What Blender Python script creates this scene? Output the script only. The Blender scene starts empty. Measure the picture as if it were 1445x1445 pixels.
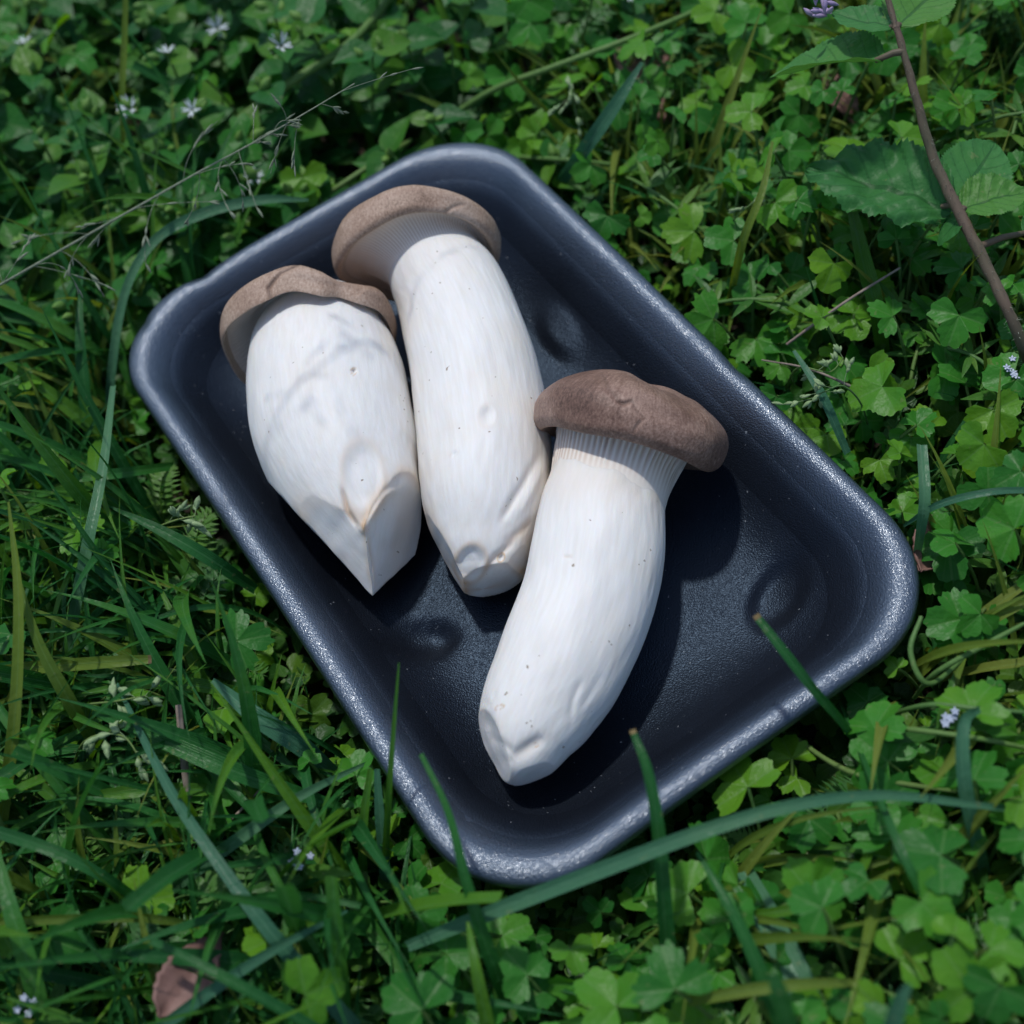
import bpy, bmesh, math, random
import numpy as np
from mathutils import Matrix, Vector, noise as mnoise

random.seed(11); rng = np.random.default_rng(11)
S = 0.01                                   # everything below is laid out in centimetres
sc = bpy.context.scene
C = sc.collection
PI = math.pi
R_ = math.radians

# ------------------------------------------------------------------ camera
FPX, CX = 1855.8, 722.5                    # focal length and centre for a 1445 px square frame
RIM_Z = 2.6
N_C = np.array([0.14422456, 0.52273727, 0.84020534])      # straight down, seen from the camera (x right, y down, z ahead)
CAM_H = 28.508
_z = -N_C
_y = np.array([0, 0, 1.0]) - N_C * N_C[2]; _y /= np.linalg.norm(_y)
_x = np.cross(_y, _z)
W2C = np.stack([_x, _y, _z], axis=1)       # world -> camera axes
CAM_P = np.array([0, 0, RIM_Z + CAM_H])
V_RIGHT = W2C.T @ np.array([1.0, 0, 0]); V_UP = W2C.T @ np.array([0, -1.0, 0]); V_FWD = W2C.T @ np.array([0, 0, 1.0])

def unproj(px, py, z=RIM_Z):
    d = W2C.T @ np.array([(px - CX) / FPX, (py - CX) / FPX, 1.0])
    t = (z - CAM_P[2]) / d[2]
    return CAM_P + d * t

def proj(P):
    q = (np.asarray(P) - CAM_P) @ W2C.T
    return np.stack([q[..., 0] / q[..., 2] * FPX + CX, q[..., 1] / q[..., 2] * FPX + CX, q[..., 2]], axis=-1)

cam_d = bpy.data.cameras.new('camera'); cam = bpy.data.objects.new('camera', cam_d); C.objects.link(cam)
cam_d.sensor_width = 36; cam_d.sensor_fit = 'HORIZONTAL'; cam_d.lens = 36 * FPX / 1445
cam_d.clip_start = 0.01; cam_d.clip_end = 100
m = Matrix.Identity(4)
for i in range(3):
    m[i][0] = V_RIGHT[i]; m[i][1] = V_UP[i]; m[i][2] = -V_FWD[i]; m[i][3] = CAM_P[i] * S
cam.matrix_world = m
cam_d.dof.use_dof = True; cam_d.dof.focus_distance = 0.335; cam_d.dof.aperture_fstop = 9.5
sc.camera = cam

# ------------------------------------------------------------------ light
SUN_AZ = -8                               # degrees from +Y (picture up) towards +X
SUN_EL = 70
w = bpy.data.worlds.new('World'); sc.world = w; w.use_nodes = True
nt = w.node_tree; nt.nodes.clear()
sky = nt.nodes.new('ShaderNodeTexSky'); sky.sky_type = 'NISHITA'; sky.sun_disc = False
sky.sun_elevation = R_(SUN_EL); sky.sun_rotation = R_(SUN_AZ)
bg = nt.nodes.new('ShaderNodeBackground'); bg.inputs['Strength'].default_value = 0.13
wo = nt.nodes.new('ShaderNodeOutputWorld')
nt.links.new(sky.outputs[0], bg.inputs[0]); nt.links.new(bg.outputs[0], wo.inputs[0])
sd = bpy.data.lights.new('sun', 'SUN'); sun = bpy.data.objects.new('sun', sd); C.objects.link(sun)
sd.energy = 2.4; sd.angle = R_(2.8); sd.color = (1.0, 0.985, 0.95)
SUN_D = np.array([math.sin(R_(SUN_AZ)) * math.cos(R_(SUN_EL)), math.cos(R_(SUN_AZ)) * math.cos(R_(SUN_EL)), math.sin(R_(SUN_EL))])
sun.rotation_euler = Vector(SUN_D).to_track_quat('Z', 'Y').to_euler()
sc.view_settings.view_transform = 'Standard'; sc.view_settings.look = 'None'
sc.view_settings.gamma = 1.0; sc.view_settings.use_curve_mapping = False
sc.view_settings.exposure = 0.08
sc.cycles.use_denoising = True; sc.cycles.use_adaptive_sampling = True; sc.cycles.adaptive_threshold = 0.02
sc.cycles.max_bounces = 5; sc.cycles.diffuse_bounces = 3; sc.cycles.glossy_bounces = 2; sc.cycles.transmission_bounces = 3; sc.cycles.transparent_max_bounces = 4

# ------------------------------------------------------------------ helpers
def mesh_np(name, V, F, attrs=None, smooth=True):
    """V (n,3) in cm; F list of uniform int arrays"""
    me = bpy.data.meshes.new(name)
    V = np.asarray(V, dtype=np.float64) * S
    if not isinstance(F, list): F = [F]
    F = [np.asarray(f, dtype=np.int32) for f in F if len(f)]
    loops = np.concatenate([f.ravel() for f in F]); counts = np.concatenate([np.full(len(f), f.shape[1], np.int32) for f in F])
    starts = np.concatenate([[0], np.cumsum(counts)[:-1]]).astype(np.int32)
    me.vertices.add(len(V)); me.vertices.foreach_set('co', V.ravel().astype(np.float32))
    me.loops.add(len(loops)); me.loops.foreach_set('vertex_index', loops)
    me.polygons.add(len(counts)); me.polygons.foreach_set('loop_start', starts)
    me.polygons.foreach_set('use_smooth', np.full(len(counts), smooth))
    me.update(calc_edges=True)
    for k, a in (attrs or {}).items():
        a = np.asarray(a, dtype=np.float32)
        if a.ndim == 1:
            at = me.attributes.new(k, 'FLOAT', 'POINT'); at.data.foreach_set('value', a)
        else:
            at = me.attributes.new(k, 'FLOAT_VECTOR', 'POINT'); at.data.foreach_set('vector', a.ravel())
    return me

def obj(name, me, mat=None, parent=None, M=None, label=None, cat=None, group=None, kind=None):
    o = bpy.data.objects.new(name, me); C.objects.link(o)
    if mat is not None and me is not None and not me.materials: me.materials.append(mat)
    if parent is not None: o.parent = parent
    if M is not None: o.matrix_local = M
    if label: o['label'] = label
    if cat: o['category'] = cat
    if group: o['group'] = group
    if kind: o['kind'] = kind
    return o

def MT(p, rz=0, scale=1.0, tilt=(0, 0)):
    return Matrix.Translation(Vector([float(q) * S for q in p])) @ Matrix.Rotation(tilt[0], 4, 'X') @ Matrix.Rotation(tilt[1], 4, 'Y') @ Matrix.Rotation(rz, 4, 'Z') @ Matrix.Scale(scale, 4)

def grid_faces(nu, nv, wrap_v=False, off=0):
    """rows nu, columns nv"""
    i = np.arange(nu - 1)[:, None]; j = np.arange(nv if wrap_v else nv - 1)[None, :]
    j2 = (j + 1) % nv
    return np.stack([i * nv + j, i * nv + j2, (i + 1) * nv + j2, (i + 1) * nv + j], axis=-1).reshape(-1, 4) + off

def catmull(P, n, closed=False):
    P = np.asarray(P, float); k = len(P)
    if P.ndim == 1: P = P[:, None]
    t = np.linspace(0, k - 1, n)
    i = np.clip(t.astype(int), 0, k - 2); f = (t - i)[:, None]
    g = lambda j: P[np.clip(j, 0, k - 1)]
    p0 = np.where((i == 0)[:, None], 2 * g(i) - g(i + 1), g(i - 1)); p3 = np.where((i >= k - 2)[:, None], 2 * g(i + 1) - g(i), g(i + 2))
    p1, p2 = g(i), g(i + 1)
    return 0.5 * (2 * p1 + (p2 - p0) * f + (2 * p0 - 5 * p1 + 4 * p2 - p3) * f ** 2 + (3 * p1 - p0 - 3 * p2 + p3) * f ** 3)

def smooth01(x): x = np.clip(x, 0, 1); return x * x * (3 - 2 * x)
def fnoise(P, scale, seed=0.0):
    """cheap smooth value noise for arrays of points: sum of sines"""
    P = np.asarray(P) * scale
    r = np.random.default_rng(int(seed * 977 + 5)); out = 0
    for k in range(7):
        d = r.normal(size=3); d *= (0.6 + 0.25 * k) / np.linalg.norm(d)
        out = out + np.sin(P @ d * 2.2 + r.uniform(0, 6.28)) / (1 + 0.35 * k)
    return out / 3.2

# ------------------------------------------------------------------ node materials
class NT:
    def __init__(s, name):
        s.m = bpy.data.materials.new(name); s.m.use_nodes = True; s.t = s.m.node_tree; s.t.nodes.clear()
        s.out = s.t.nodes.new('ShaderNodeOutputMaterial')
    def n(s, typ, **kw):
        nd = s.t.nodes.new('ShaderNode' + typ)
        for k, v in kw.items():
            if k.startswith('i_'):
                key = k[2:].replace('_', ' '); nd.inputs[key].default_value = v
            else: setattr(nd, k, v)
        return nd
    def l(s, a, b): s.t.links.new(a, b)
    def inp(s, sock, v):
        if hasattr(v, 'is_output') or isinstance(v, bpy.types.NodeSocket): s.l(v, sock)
        else: sock.default_value = v
    def math(s, op, a, b=None, c=None, clamp=False):
        nd = s.n('Math', operation=op); nd.use_clamp = clamp; s.inp(nd.inputs[0], a)
        if b is not None: s.inp(nd.inputs[1], b)
        if c is not None: s.inp(nd.inputs[2], c)
        return nd.outputs[0]
    def mix(s, f, a, b, mode='MIX'):
        nd = s.n('Mix', data_type='RGBA', blend_type=mode); s.inp(nd.inputs[0], f)
        s.inp(nd.inputs[6], a if not isinstance(a, tuple) else (*a, 1)); s.inp(nd.inputs[7], b if not isinstance(b, tuple) else (*b, 1))
        return nd.outputs[2]
    def ramp(s, f, pts):
        nd = s.n('ValToRGB'); s.l(f, nd.inputs[0]); e = nd.color_ramp.elements
        while len(e) < len(pts): e.new(0.5)
        for k, (p, c) in enumerate(pts): e[k].position = p; e[k].color = (*c, 1) if isinstance(c, tuple) else (c, c, c, 1)
        return nd.outputs[0]
    def noise(s, vec=None, scale=5.0, detail=3.0, rough=0.55):
        nd = s.n('TexNoise'); nd.inputs['Scale'].default_value = scale; nd.inputs['Detail'].default_value = detail; nd.inputs['Roughness'].default_value = rough
        if vec is not None: s.l(vec, nd.inputs['Vector'])
        return nd.outputs[0]
    def attr(s, name): return s.n('Attribute', attribute_name=name)
    def vmul(s, v, k):
        nd = s.n('VectorMath', operation='MULTIPLY'); s.l(v, nd.inputs[0]); nd.inputs[1].default_value = k; return nd.outputs[0]
    def bump(s, h, strength, dist, normal=None):
        nd = s.n('Bump'); nd.inputs['Strength'].default_value = strength; nd.inputs['Distance'].default_value = dist
        s.l(h, nd.inputs['Height'])
        if normal is not None: s.l(normal, nd.inputs['Normal'])
        return nd.outputs[0]
    def bsdf(s, **kw):
        b = s.n('BsdfPrincipled')
        for k, v in kw.items(): s.inp(b.inputs[k.replace('_', ' ')], v if not (isinstance(v, tuple) and len(v) == 3 and k == 'Base_Color') else (*v, 1))
        return b
    def done(s, shader): s.l(shader, s.out.inputs['Surface']); return s.m

def leaf_mat(name, c0, c1, c2, vein='ovate', gloss=0.42, transl=0.32, vein_col=(0.16, 0.30, 0.10), vein_s=0.25):
    t = NT(name)
    oi = t.n('ObjectInfo').outputs['Random']; rn = t.attr('rnd').outputs['Fac']
    geo = t.n('NewGeometry').outputs['Position']
    nz = t.noise(geo, 90, 2)
    k = t.math('FRACT', t.math('ADD', oi, rn))
    k2 = t.math('MULTIPLY_ADD', nz, 0.5, t.math('MULTIPLY_ADD', k, 0.9, -0.2), clamp=True)
    col = t.ramp(k2, [(0.0, c0), (0.5, c1), (1.0, c2)])
    uv = t.n('SeparateXYZ'); t.l(t.attr('luv').outputs['Vector'], uv.inputs[0]); u, v = uv.outputs[0], uv.outputs[1]
    if vein == 'ovate':
        av = t.math('ABSOLUTE', v)
        mid = t.math('LESS_THAN', av, 0.05)
        fr = t.math('FRACT', t.math('MULTIPLY', t.math('SUBTRACT', u, t.math('MULTIPLY', av, 0.28)), 6.5))
        side = t.math('LESS_THAN', t.math('ABSOLUTE', t.math('SUBTRACT', fr, 0.5)), 0.06)
        ve = t.math('MAXIMUM', mid, t.math('MULTIPLY', side, 0.55))
    elif vein == 'radial':                      # u = radius, v = angle in turns of lobes
        fr = t.math('ABSOLUTE', t.math('SUBTRACT', t.math('FRACT', t.math('ADD', v, 0.5)), 0.5))
        ve = t.math('LESS_THAN', t.math('MULTIPLY', fr, u), 0.022)
        fr2 = t.math('ABSOLUTE', t.math('SUBTRACT', t.math('FRACT', t.math('MULTIPLY', t.math('ADD', v, t.math('MULTIPLY', u, 0.02)), 3.0)), 0.5))
        ve = t.math('MAXIMUM', ve, t.math('MULTIPLY', t.math('LESS_THAN', fr2, 0.06), 0.35))
    else:                                       # blade: parallel veins
        sn = t.math('SINE', t.math('MULTIPLY', v, 26.0))
        mid = t.math('LESS_THAN', t.math('ABSOLUTE', v), 0.09)
        ve = t.math('MAXIMUM', t.math('MULTIPLY', t.math('MAXIMUM', sn, 0.0), 0.45), mid)
    colv = t.mix(t.math('MULTIPLY', ve, vein_s), col, vein_col)
    # pale scuffs and small spots
    sp = t.noise(geo, 420, 2); spm = t.math('MULTIPLY', t.math('GREATER_THAN', sp, 0.70), 0.35)
    colv = t.mix(spm, colv, (0.20, 0.22, 0.09))
    h = t.math('ADD', t.math('MULTIPLY', ve, -0.6), t.math('MULTIPLY', sp, 1.3))
    nm = t.bump(h, 0.5, 0.0006)
    b = t.bsdf(Base_Color=colv, Roughness=gloss, Normal=nm); b.inputs['Specular IOR Level'].default_value = 0.25
    tr = t.n('BsdfTranslucent'); hs = t.n('HueSaturation'); hs.inputs['Hue'].default_value = 0.475; hs.inputs['Saturation'].default_value = 1.1; hs.inputs['Value'].default_value = 1.5
    t.l(colv, hs.inputs['Color']); t.l(hs.outputs[0], tr.inputs['Color']); t.l(nm, tr.inputs['Normal'])
    mx = t.n('MixShader'); mx.inputs[0].default_value = transl; t.l(b.outputs[0], mx.inputs[1]); t.l(tr.outputs[0], mx.inputs[2])
    return t.done(mx.outputs[0])

M_lobed = leaf_mat('lobed_leaf', (0.024, 0.145, 0.020), (0.048, 0.230, 0.024), (0.130, 0.300, 0.017), 'radial', transl=0.36)
M_chick = leaf_mat('chickweed_leaf', (0.014, 0.098, 0.020), (0.028, 0.155, 0.026), (0.085, 0.215, 0.016), 'ovate', transl=0.36)
M_grass = leaf_mat('grass_blade', (0.012, 0.088, 0.022), (0.024, 0.140, 0.024), (0.085, 0.210, 0.012), 'blade', gloss=0.36, transl=0.28, vein_col=(0.10, 0.24, 0.10))
M_grass_y = leaf_mat('yellow_grass_blade', (0.085, 0.160, 0.022), (0.130, 0.205, 0.025), (0.180, 0.225, 0.040), 'blade', gloss=0.4, transl=0.35)
M_under = leaf_mat('undergrowth_leaf', (0.016, 0.070, 0.012), (0.032, 0.115, 0.016), (0.075, 0.165, 0.014), 'ovate')
M_lance = leaf_mat('narrow_leaf', (0.035, 0.130, 0.022), (0.065, 0.185, 0.026), (0.115, 0.225, 0.030), 'ovate')
M_stalk = leaf_mat('green_stalk', (0.050, 0.130, 0.030), (0.090, 0.180, 0.035), (0.150, 0.200, 0.050), 'blade', gloss=0.5, transl=0.15)
M_nettle = leaf_mat('nettle_leaf', (0.030, 0.140, 0.036), (0.048, 0.190, 0.042), (0.080, 0.220, 0.036), 'ovate', gloss=0.5, transl=0.25, vein_col=(0.012, 0.07, 0.015), vein_s=0.6)

def simple_mat(name, c0, c1, scale=200, rough=0.7, bump=0.4, bdist=0.0006, det=4, spec=0.3):
    t = NT(name); g = t.n('NewGeometry').outputs['Position']; nz = t.noise(g, scale, det)
    col = t.ramp(nz, [(0.3, c0), (0.7, c1)])
    b = t.bsdf(Base_Color=col, Roughness=rough, Normal=t.bump(nz, bump, bdist)); b.inputs['Specular IOR Level'].default_value = spec
    return t.done(b.outputs[0])
M_soil = simple_mat('soil', (0.012, 0.009, 0.006), (0.050, 0.036, 0.024), 120, 0.9, 0.8, 0.003)
M_dry = simple_mat('dry_leaf', (0.13, 0.065, 0.055), (0.26, 0.150, 0.125), 160, 0.6, 0.5, 0.001)
M_twig = simple_mat('dry_twig', (0.16, 0.125, 0.10), (0.30, 0.25, 0.20), 300, 0.8)
M_petal = simple_mat('white_petal', (0.52, 0.58, 0.60), (0.66, 0.70, 0.72), 200, 0.6, 0.1)
M_purple = simple_mat('purple_floret', (0.26, 0.19, 0.34), (0.42, 0.34, 0.48), 300, 0.6)
M_blue = simple_mat('pale_blue_floret', (0.40, 0.46, 0.58), (0.56, 0.60, 0.68), 300, 0.6)
M_anther = simple_mat('yellow_green_bud', (0.07, 0.17, 0.03), (0.13, 0.24, 0.04), 300, 0.6)
M_spike = simple_mat('seed_spikelet', (0.12, 0.16, 0.10), (0.24, 0.27, 0.19), 900, 0.7)
M_seedgreen = simple_mat('green_seed_head', (0.15, 0.24, 0.10), (0.27, 0.36, 0.18), 900, 0.6)
M_purplestem = simple_mat('reddish_stem', (0.080, 0.085, 0.045), (0.135, 0.085, 0.065), 50, 0.55, 0.4, 0.0005)
M_hair = simple_mat('stem_hair', (0.35, 0.40, 0.32), (0.45, 0.5, 0.4), 300, 0.5)

def tray_mat():
    t = NT('black_foam_tray')
    g = t.n('TexCoord').outputs['Object']
    n1 = t.noise(g, 3000, 1, 0.6)                # foam bead grain
    vo = t.n('TexVoronoi'); vo.inputs['Scale'].default_value = 2300; t.l(g, vo.inputs['Vector'])
    n3 = t.noise(g, 28, 4)
    h = t.math('ADD', t.math('MULTIPLY', n1, 0.8), t.math('MULTIPLY', vo.outputs['Distance'], -0.8))
    nm = t.bump(h, 0.9, 0.00014)
    dust = t.math('GREATER_THAN', t.noise(g, 1100, 1), 0.782)
    col = t.ramp(n3, [(0.3, (0.005, 0.006, 0.009)), (0.7, (0.008, 0.010, 0.015))])
    col = t.mix(t.math('MULTIPLY', dust, 0.7), col, (0.30, 0.32, 0.34))
    rim = t.attr('rim').outputs['Fac']
    ro = t.math('MULTIPLY_ADD', n3, 0.16, t.math('MULTIPLY_ADD', rim, 0.09, 0.31))
    b = t.bsdf(Base_Color=col, Roughness=ro, Normal=nm); t.l(t.math('MULTIPLY_ADD', rim, 0.74, 0.26), b.inputs['Specular IOR Level']); t.l(t.mix(rim, (0.48, 0.70, 1.0), (0.62, 0.78, 1.0)), b.inputs['Specular Tint'])
    b.inputs['IOR'].default_value = 1.7
    t.l(t.math('MULTIPLY', rim, 1.0), b.inputs['Coat Weight']); b.inputs['Coat Roughness'].default_value = 0.15; b.inputs['Coat Tint'].default_value = (0.9, 0.95, 1.0, 1); t.l(nm, b.inputs['Coat Normal'])
    return t.done(b.outputs[0])
M_tray = tray_mat()

def stem_mat():
    t = NT('mushroom_stem')
    rest = t.attr('rest').outputs['Vector']; g = t.n('NewGeometry').outputs['Position']
    fib = t.noise(t.vmul(rest, (9.0, 9.0, 0.8)), 1.0, 5, 0.6)
    fib2 = t.noise(t.vmul(rest, (26.0, 26.0, 2.2)), 1.0, 3, 0.6)
    big = t.noise(g, 45, 4, 0.6)
    fine = t.noise(g, 1300, 2)
    cream = t.attr('cream').outputs['Fac']
    col = t.ramp(fib, [(0.25, (0.715, 0.690, 0.645)), (0.66, (0.775, 0.762, 0.74))])
    col = t.mix(t.math('MULTIPLY', t.ramp(big, [(0.50, 0.0), (0.74, 1.0)]), 0.28), col, (0.76, 0.63, 0.46))
    cr = t.math('MULTIPLY', cream, t.math('MULTIPLY_ADD', fib, 0.9, 0.4), clamp=True)
    col = t.mix(cr, col, (0.56, 0.37, 0.21))
    spk = t.noise(g, 520, 1); col = t.mix(t.math('MULTIPLY', t.math('GREATER_THAN', spk, 0.775), 0.8), col, (0.25, 0.19, 0.13))
    h = t.math('ADD', t.math('MULTIPLY', fib, 1.2), t.math('ADD', t.math('MULTIPLY', fib2, 0.5), t.math('MULTIPLY', fine, 0.25)))
    nm = t.bump(h, 0.13, 0.0007)
    b = t.bsdf(Base_Color=col, Roughness=0.55, Normal=nm); b.inputs['Specular IOR Level'].default_value = 0.3
    b.inputs['Subsurface Weight'].default_value = 0.3; b.inputs['Subsurface Radius'].default_value = (0.004, 0.0025, 0.0015); b.inputs['Subsurface Scale'].default_value = 1.0
    return t.done(b.outputs[0])
M_stem = stem_mat()

def gill_mat():
    t = NT('mushroom_gills')
    g = t.n('NewGeometry').outputs['Position']; big = t.noise(g, 120, 3)
    ridge = t.attr('ridge').outputs['Fac']; ed = t.attr('edge').outputs['Fac']
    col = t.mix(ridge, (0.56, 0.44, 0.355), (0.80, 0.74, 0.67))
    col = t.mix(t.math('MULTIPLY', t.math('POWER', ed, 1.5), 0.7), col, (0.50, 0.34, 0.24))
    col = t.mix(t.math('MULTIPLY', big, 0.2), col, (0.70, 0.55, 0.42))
    b = t.bsdf(Base_Color=col, Roughness=0.6); b.inputs['Specular IOR Level'].default_value = 0.25
    b.inputs['Subsurface Weight'].default_value = 0.1; b.inputs['Subsurface Radius'].default_value = (0.004, 0.002, 0.0012); b.inputs['Subsurface Scale'].default_value = 1.0
    return t.done(b.outputs[0])
M_gill = gill_mat()

def cap_mat(name, dark, mid, lite):
    t = NT(name)
    pol = t.attr('pol').outputs['Vector']; g = t.n('NewGeometry').outputs['Position']; cr = t.attr('crack').outputs['Fac']; lip = t.attr('lip').outputs['Fac']
    fib = t.noise(t.vmul(pol, (44.0, 44.0, 7.0)), 1.0, 4, 0.7)
    fine = t.noise(g, 1500, 3, 0.7); big = t.noise(g, 48, 4)
    k = t.math('ADD', t.math('MULTIPLY', fib, 0.45), t.math('ADD', t.math('MULTIPLY', fine, 0.42), t.math('MULTIPLY', big, 0.68)))
    col = t.ramp(k, [(0.56, dark), (0.76, mid), (0.95, lite)])
    col = t.mix(t.math('MULTIPLY', lip, 0.8), col, (0.52, 0.38, 0.27))
    col = t.mix(t.math('MULTIPLY', cr, 0.75), col, (0.07, 0.04, 0.03))
    h = t.math('ADD', t.math('MULTIPLY', fib, 0.8), t.math('ADD', t.math('MULTIPLY', fine, 0.6), t.math('MULTIPLY', big, 1.0)))
    b = t.bsdf(Base_Color=col, Roughness=0.46, Normal=t.bump(h, 0.3, 0.0007)); b.inputs['Specular IOR Level'].default_value = 0.3
    return t.done(b.outputs[0])
M_cap = cap_mat('tan_cap', (0.14, 0.085, 0.058), (0.32, 0.215, 0.155), (0.50, 0.375, 0.295))
M_cap_d = cap_mat('brown_cap', (0.060, 0.032, 0.024), (0.175, 0.102, 0.076), (0.34, 0.225, 0.175))

# ------------------------------------------------------------------ ground
GZ = -1.4
def ground():
    n = 120; ext = 200.0
    a = np.sign(np.linspace(-1, 1, n)) * np.abs(np.linspace(-1, 1, n)) ** 2.2 * ext
    X, Y = np.meshgrid(a, a + 12); Z = GZ + 0.35 * fnoise(np.stack([X, Y, 0 * X], -1), 0.5, 1) * (np.hypot(X, Y) < 60)
    V = np.stack([X, Y, Z], -1).reshape(-1, 3)
    obj('ground', mesh_np('ground', V, grid_faces(n, n)), M_soil, kind='structure')
ground()

# ------------------------------------------------------------------ the foam tray
TL = (unproj(134.6, 466.4), unproj(669.15, 160.05), unproj(1373.17, 835.6), unproj(692.4, 1325.1))
TC = sum(TL) / 4
TYD = (TL[0] - TL[3]); T_L = np.linalg.norm(TYD); TYD = TYD / T_L
TXD = (TL[1] - TL[0]); T_W = np.linalg.norm(TXD); TXD = TXD / T_W
def to_tray(P):
    d = np.asarray(P) - TC; return np.stack([d @ TXD, d @ TYD], -1)
def tray_sdf(P):
    """signed distance in cm from the outer rim outline (negative inside)"""
    q = np.abs(to_tray(P)); r = 2.9
    d = q - np.array([T_W / 2 - r, T_L / 2 - r])
    return np.hypot(np.maximum(d[..., 0], 0), np.maximum(d[..., 1], 0)) + np.minimum(np.maximum(d[..., 0], d[..., 1]), 0) - r

def tray():
    def loop(inset):
        hw, hl = T_W / 2 - inset, T_L / 2 - inset
        r = max(2.9 - 0.4 * inset, 1.4)
        pts = []
        ns, nl, nc = 26, 44, 26
        def seg(a, b, n): return [(a[0] + (b[0] - a[0]) * k / n, a[1] + (b[1] - a[1]) * k / n) for k in range(n)]
        def arc(cx, cy, a0, n): return [(cx + r * math.cos(a0 + PI / 2 * k / n), cy + r * math.sin(a0 + PI / 2 * k / n)) for k in range(n)]
        pts += seg((hw, -hl + r), (hw, hl - r), nl) + arc(hw - r, hl - r, 0, nc)
        pts += seg((hw - r, hl), (-hw + r, hl), ns) + arc(-hw + r, hl - r, PI / 2, nc)
        pts += seg((-hw, hl - r), (-hw, -hl + r), nl) + arc(-hw + r, -hl + r, PI, nc)
        pts += seg((-hw + r, -hl), (hw - r, -hl), ns) + arc(hw - r, -hl + r, 1.5 * PI, nc)
        return np.array(pts)
    outer = catmull([(2.7, 0.0), (2.35, 0.10), (1.75, 1.1), (1.05, 2.0), (0.75, 2.22), (0.35, 2.24), (0.06, 2.26), (0.0, 2.34)], 34)
    inner = catmull([(0.0, 2.34), (0.01, 2.45), (0.05, 2.54), (0.15, 2.605), (0.31, 2.64), (0.44, 2.62), (0.57, 2.55), (0.72, 2.41), (0.92, 2.15), (1.2, 1.76), (1.55, 1.34), (1.95, 0.97), (2.4, 0.68), (2.9, 0.48), (3.4, 0.36), (4.0, 0.30)], 110)[1:]
    prof = np.concatenate([outer, inner])
    rings, zs = [], []
    for ins, z in prof: rings.append(loop(ins)); zs.append(np.full(len(rings[-1]), z))
    base = rings[-1]
    for f in np.linspace(1, 0, 46)[1:]:
        f2 = max(f, 0.004)
        rings.append(base * f2); zs.append(np.full(len(base), 0.30))
    P = np.stack(rings); Z = np.stack(zs)                 # (nr, nv, 2)
    nr, nv = Z.shape
    prof_z = Z[:, 0].copy()
    inside = np.arange(nr) >= len(outer)
    # floor relief: soft crown, four oval dimples, gentle waves
    X, Y = P[..., 0], P[..., 1]
    q = np.clip(1 - (X / (T_W / 2 - 2.6)) ** 2, 0, 1) * np.clip(1 - (Y / (T_L / 2 - 2.6)) ** 2, 0, 1)
    rel = 0.30 * q ** 1.5
    for px, py, ax, ay, ang, h in DIMPLES:
        c = to_tray(unproj(px, py, 0.4))
        ca, sa = math.cos(ang), math.sin(ang); dx, dy = X - c[0], Y - c[1]
        u, v = (dx * ca + dy * sa) / ax, (-dx * sa + dy * ca) / ay
        d = np.sqrt(u * u + v * v); s = np.clip((1.35 - d) / 0.8, 0, 1); rel = rel + h * s * s * (3 - 2 * s)
    rel = rel + 0.05 * fnoise(np.stack([X, Y, 0 * X], -1), 0.55, 3) * smooth01(q * 4)
    low = smooth01((1.5 - Z) / 1.2)
    Z = Z + np.where(inside[:, None], rel * low, 0)
    # hand-made unevenness of the rim: slightly bowed sides, small nicks
    nP = np.stack([X, Y, Z], -1)
    Z = Z + 0.05 * fnoise(nP, 0.28, 7) * np.clip(Z / 2, 0, 1)
    bow = 0.10 * fnoise(np.stack([X, Y, 0 * X], -1), 0.16, 8)
    rad = np.stack([X, Y], -1); rl = np.linalg.norm(rad, axis=-1, keepdims=True) + 1e-6
    XY = np.stack([X, Y], -1) + rad / rl * (bow * np.clip((Z - 1.2) / 1.2, 0, 1))[..., None]
    for px, py, rr, dep in [(288, 388, 0.45, 0.16), (196, 462, 0.35, 0.18), (1044, 516, 0.35, 0.14), (318, 362, 0.3, 0.10), (935, 412, 0.2, 0.06)]:
        c = to_tray(unproj(px, py, 2.3)); d = np.linalg.norm(np.stack([X, Y], -1) - c, axis=-1)
        Z = Z - np.where(Z > 1.5, dep * np.exp(-(d / rr) ** 2) * (1 + 0.8 * fnoise(nP, 6, 9)), 0)
    # crack at the lower corner
    a, b = to_tray(unproj(615, 1210, 2.4)), to_tray(unproj(690, 1155, 1.0))
    ab = b - a; tt = np.clip(((np.stack([X, Y], -1) - a) @ ab) / (ab @ ab), 0, 1)
    dd = np.linalg.norm(np.stack([X, Y], -1) - a - tt[..., None] * ab, axis=-1)
    Z = Z - 0.05 * np.exp(-(dd / 0.05) ** 2) * inside[:, None]
    W = TC[None, None, :] * np.array([1, 1, 0]) + XY[..., :1] * TXD + XY[..., 1:] * TYD
    W[..., 2] = Z
    org = np.array([TC[0], TC[1], 0.0])
    V = W.reshape(-1, 3) - org
    F = grid_faces(nr, nv, True)
    # underside cap
    b0 = rings[0]; V = np.concatenate([V, np.array([[0, 0, 0.0]])]); ci = len(V) - 1
    F2 = np.array([[(j + 1) % nv, j, ci] for j in range(nv)])
    F3 = np.array([[(nr - 1) * nv + j, (nr - 1) * nv + (j + 1) % nv, (nr - 1) * nv] for j in range(1, nv - 1)])
    rimw = np.concatenate([smooth01((np.broadcast_to(prof_z[:, None], (nr, nv)).ravel() - 1.75) / 0.6), [0.0]])
    me = mesh_np('foam_tray', V, [F, F2, F3], {'rim': rimw})
    return obj('foam_tray', me, M_tray, M=MT(org), label='black foam food tray with rounded rim holding three mushrooms', cat='tray')
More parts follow.
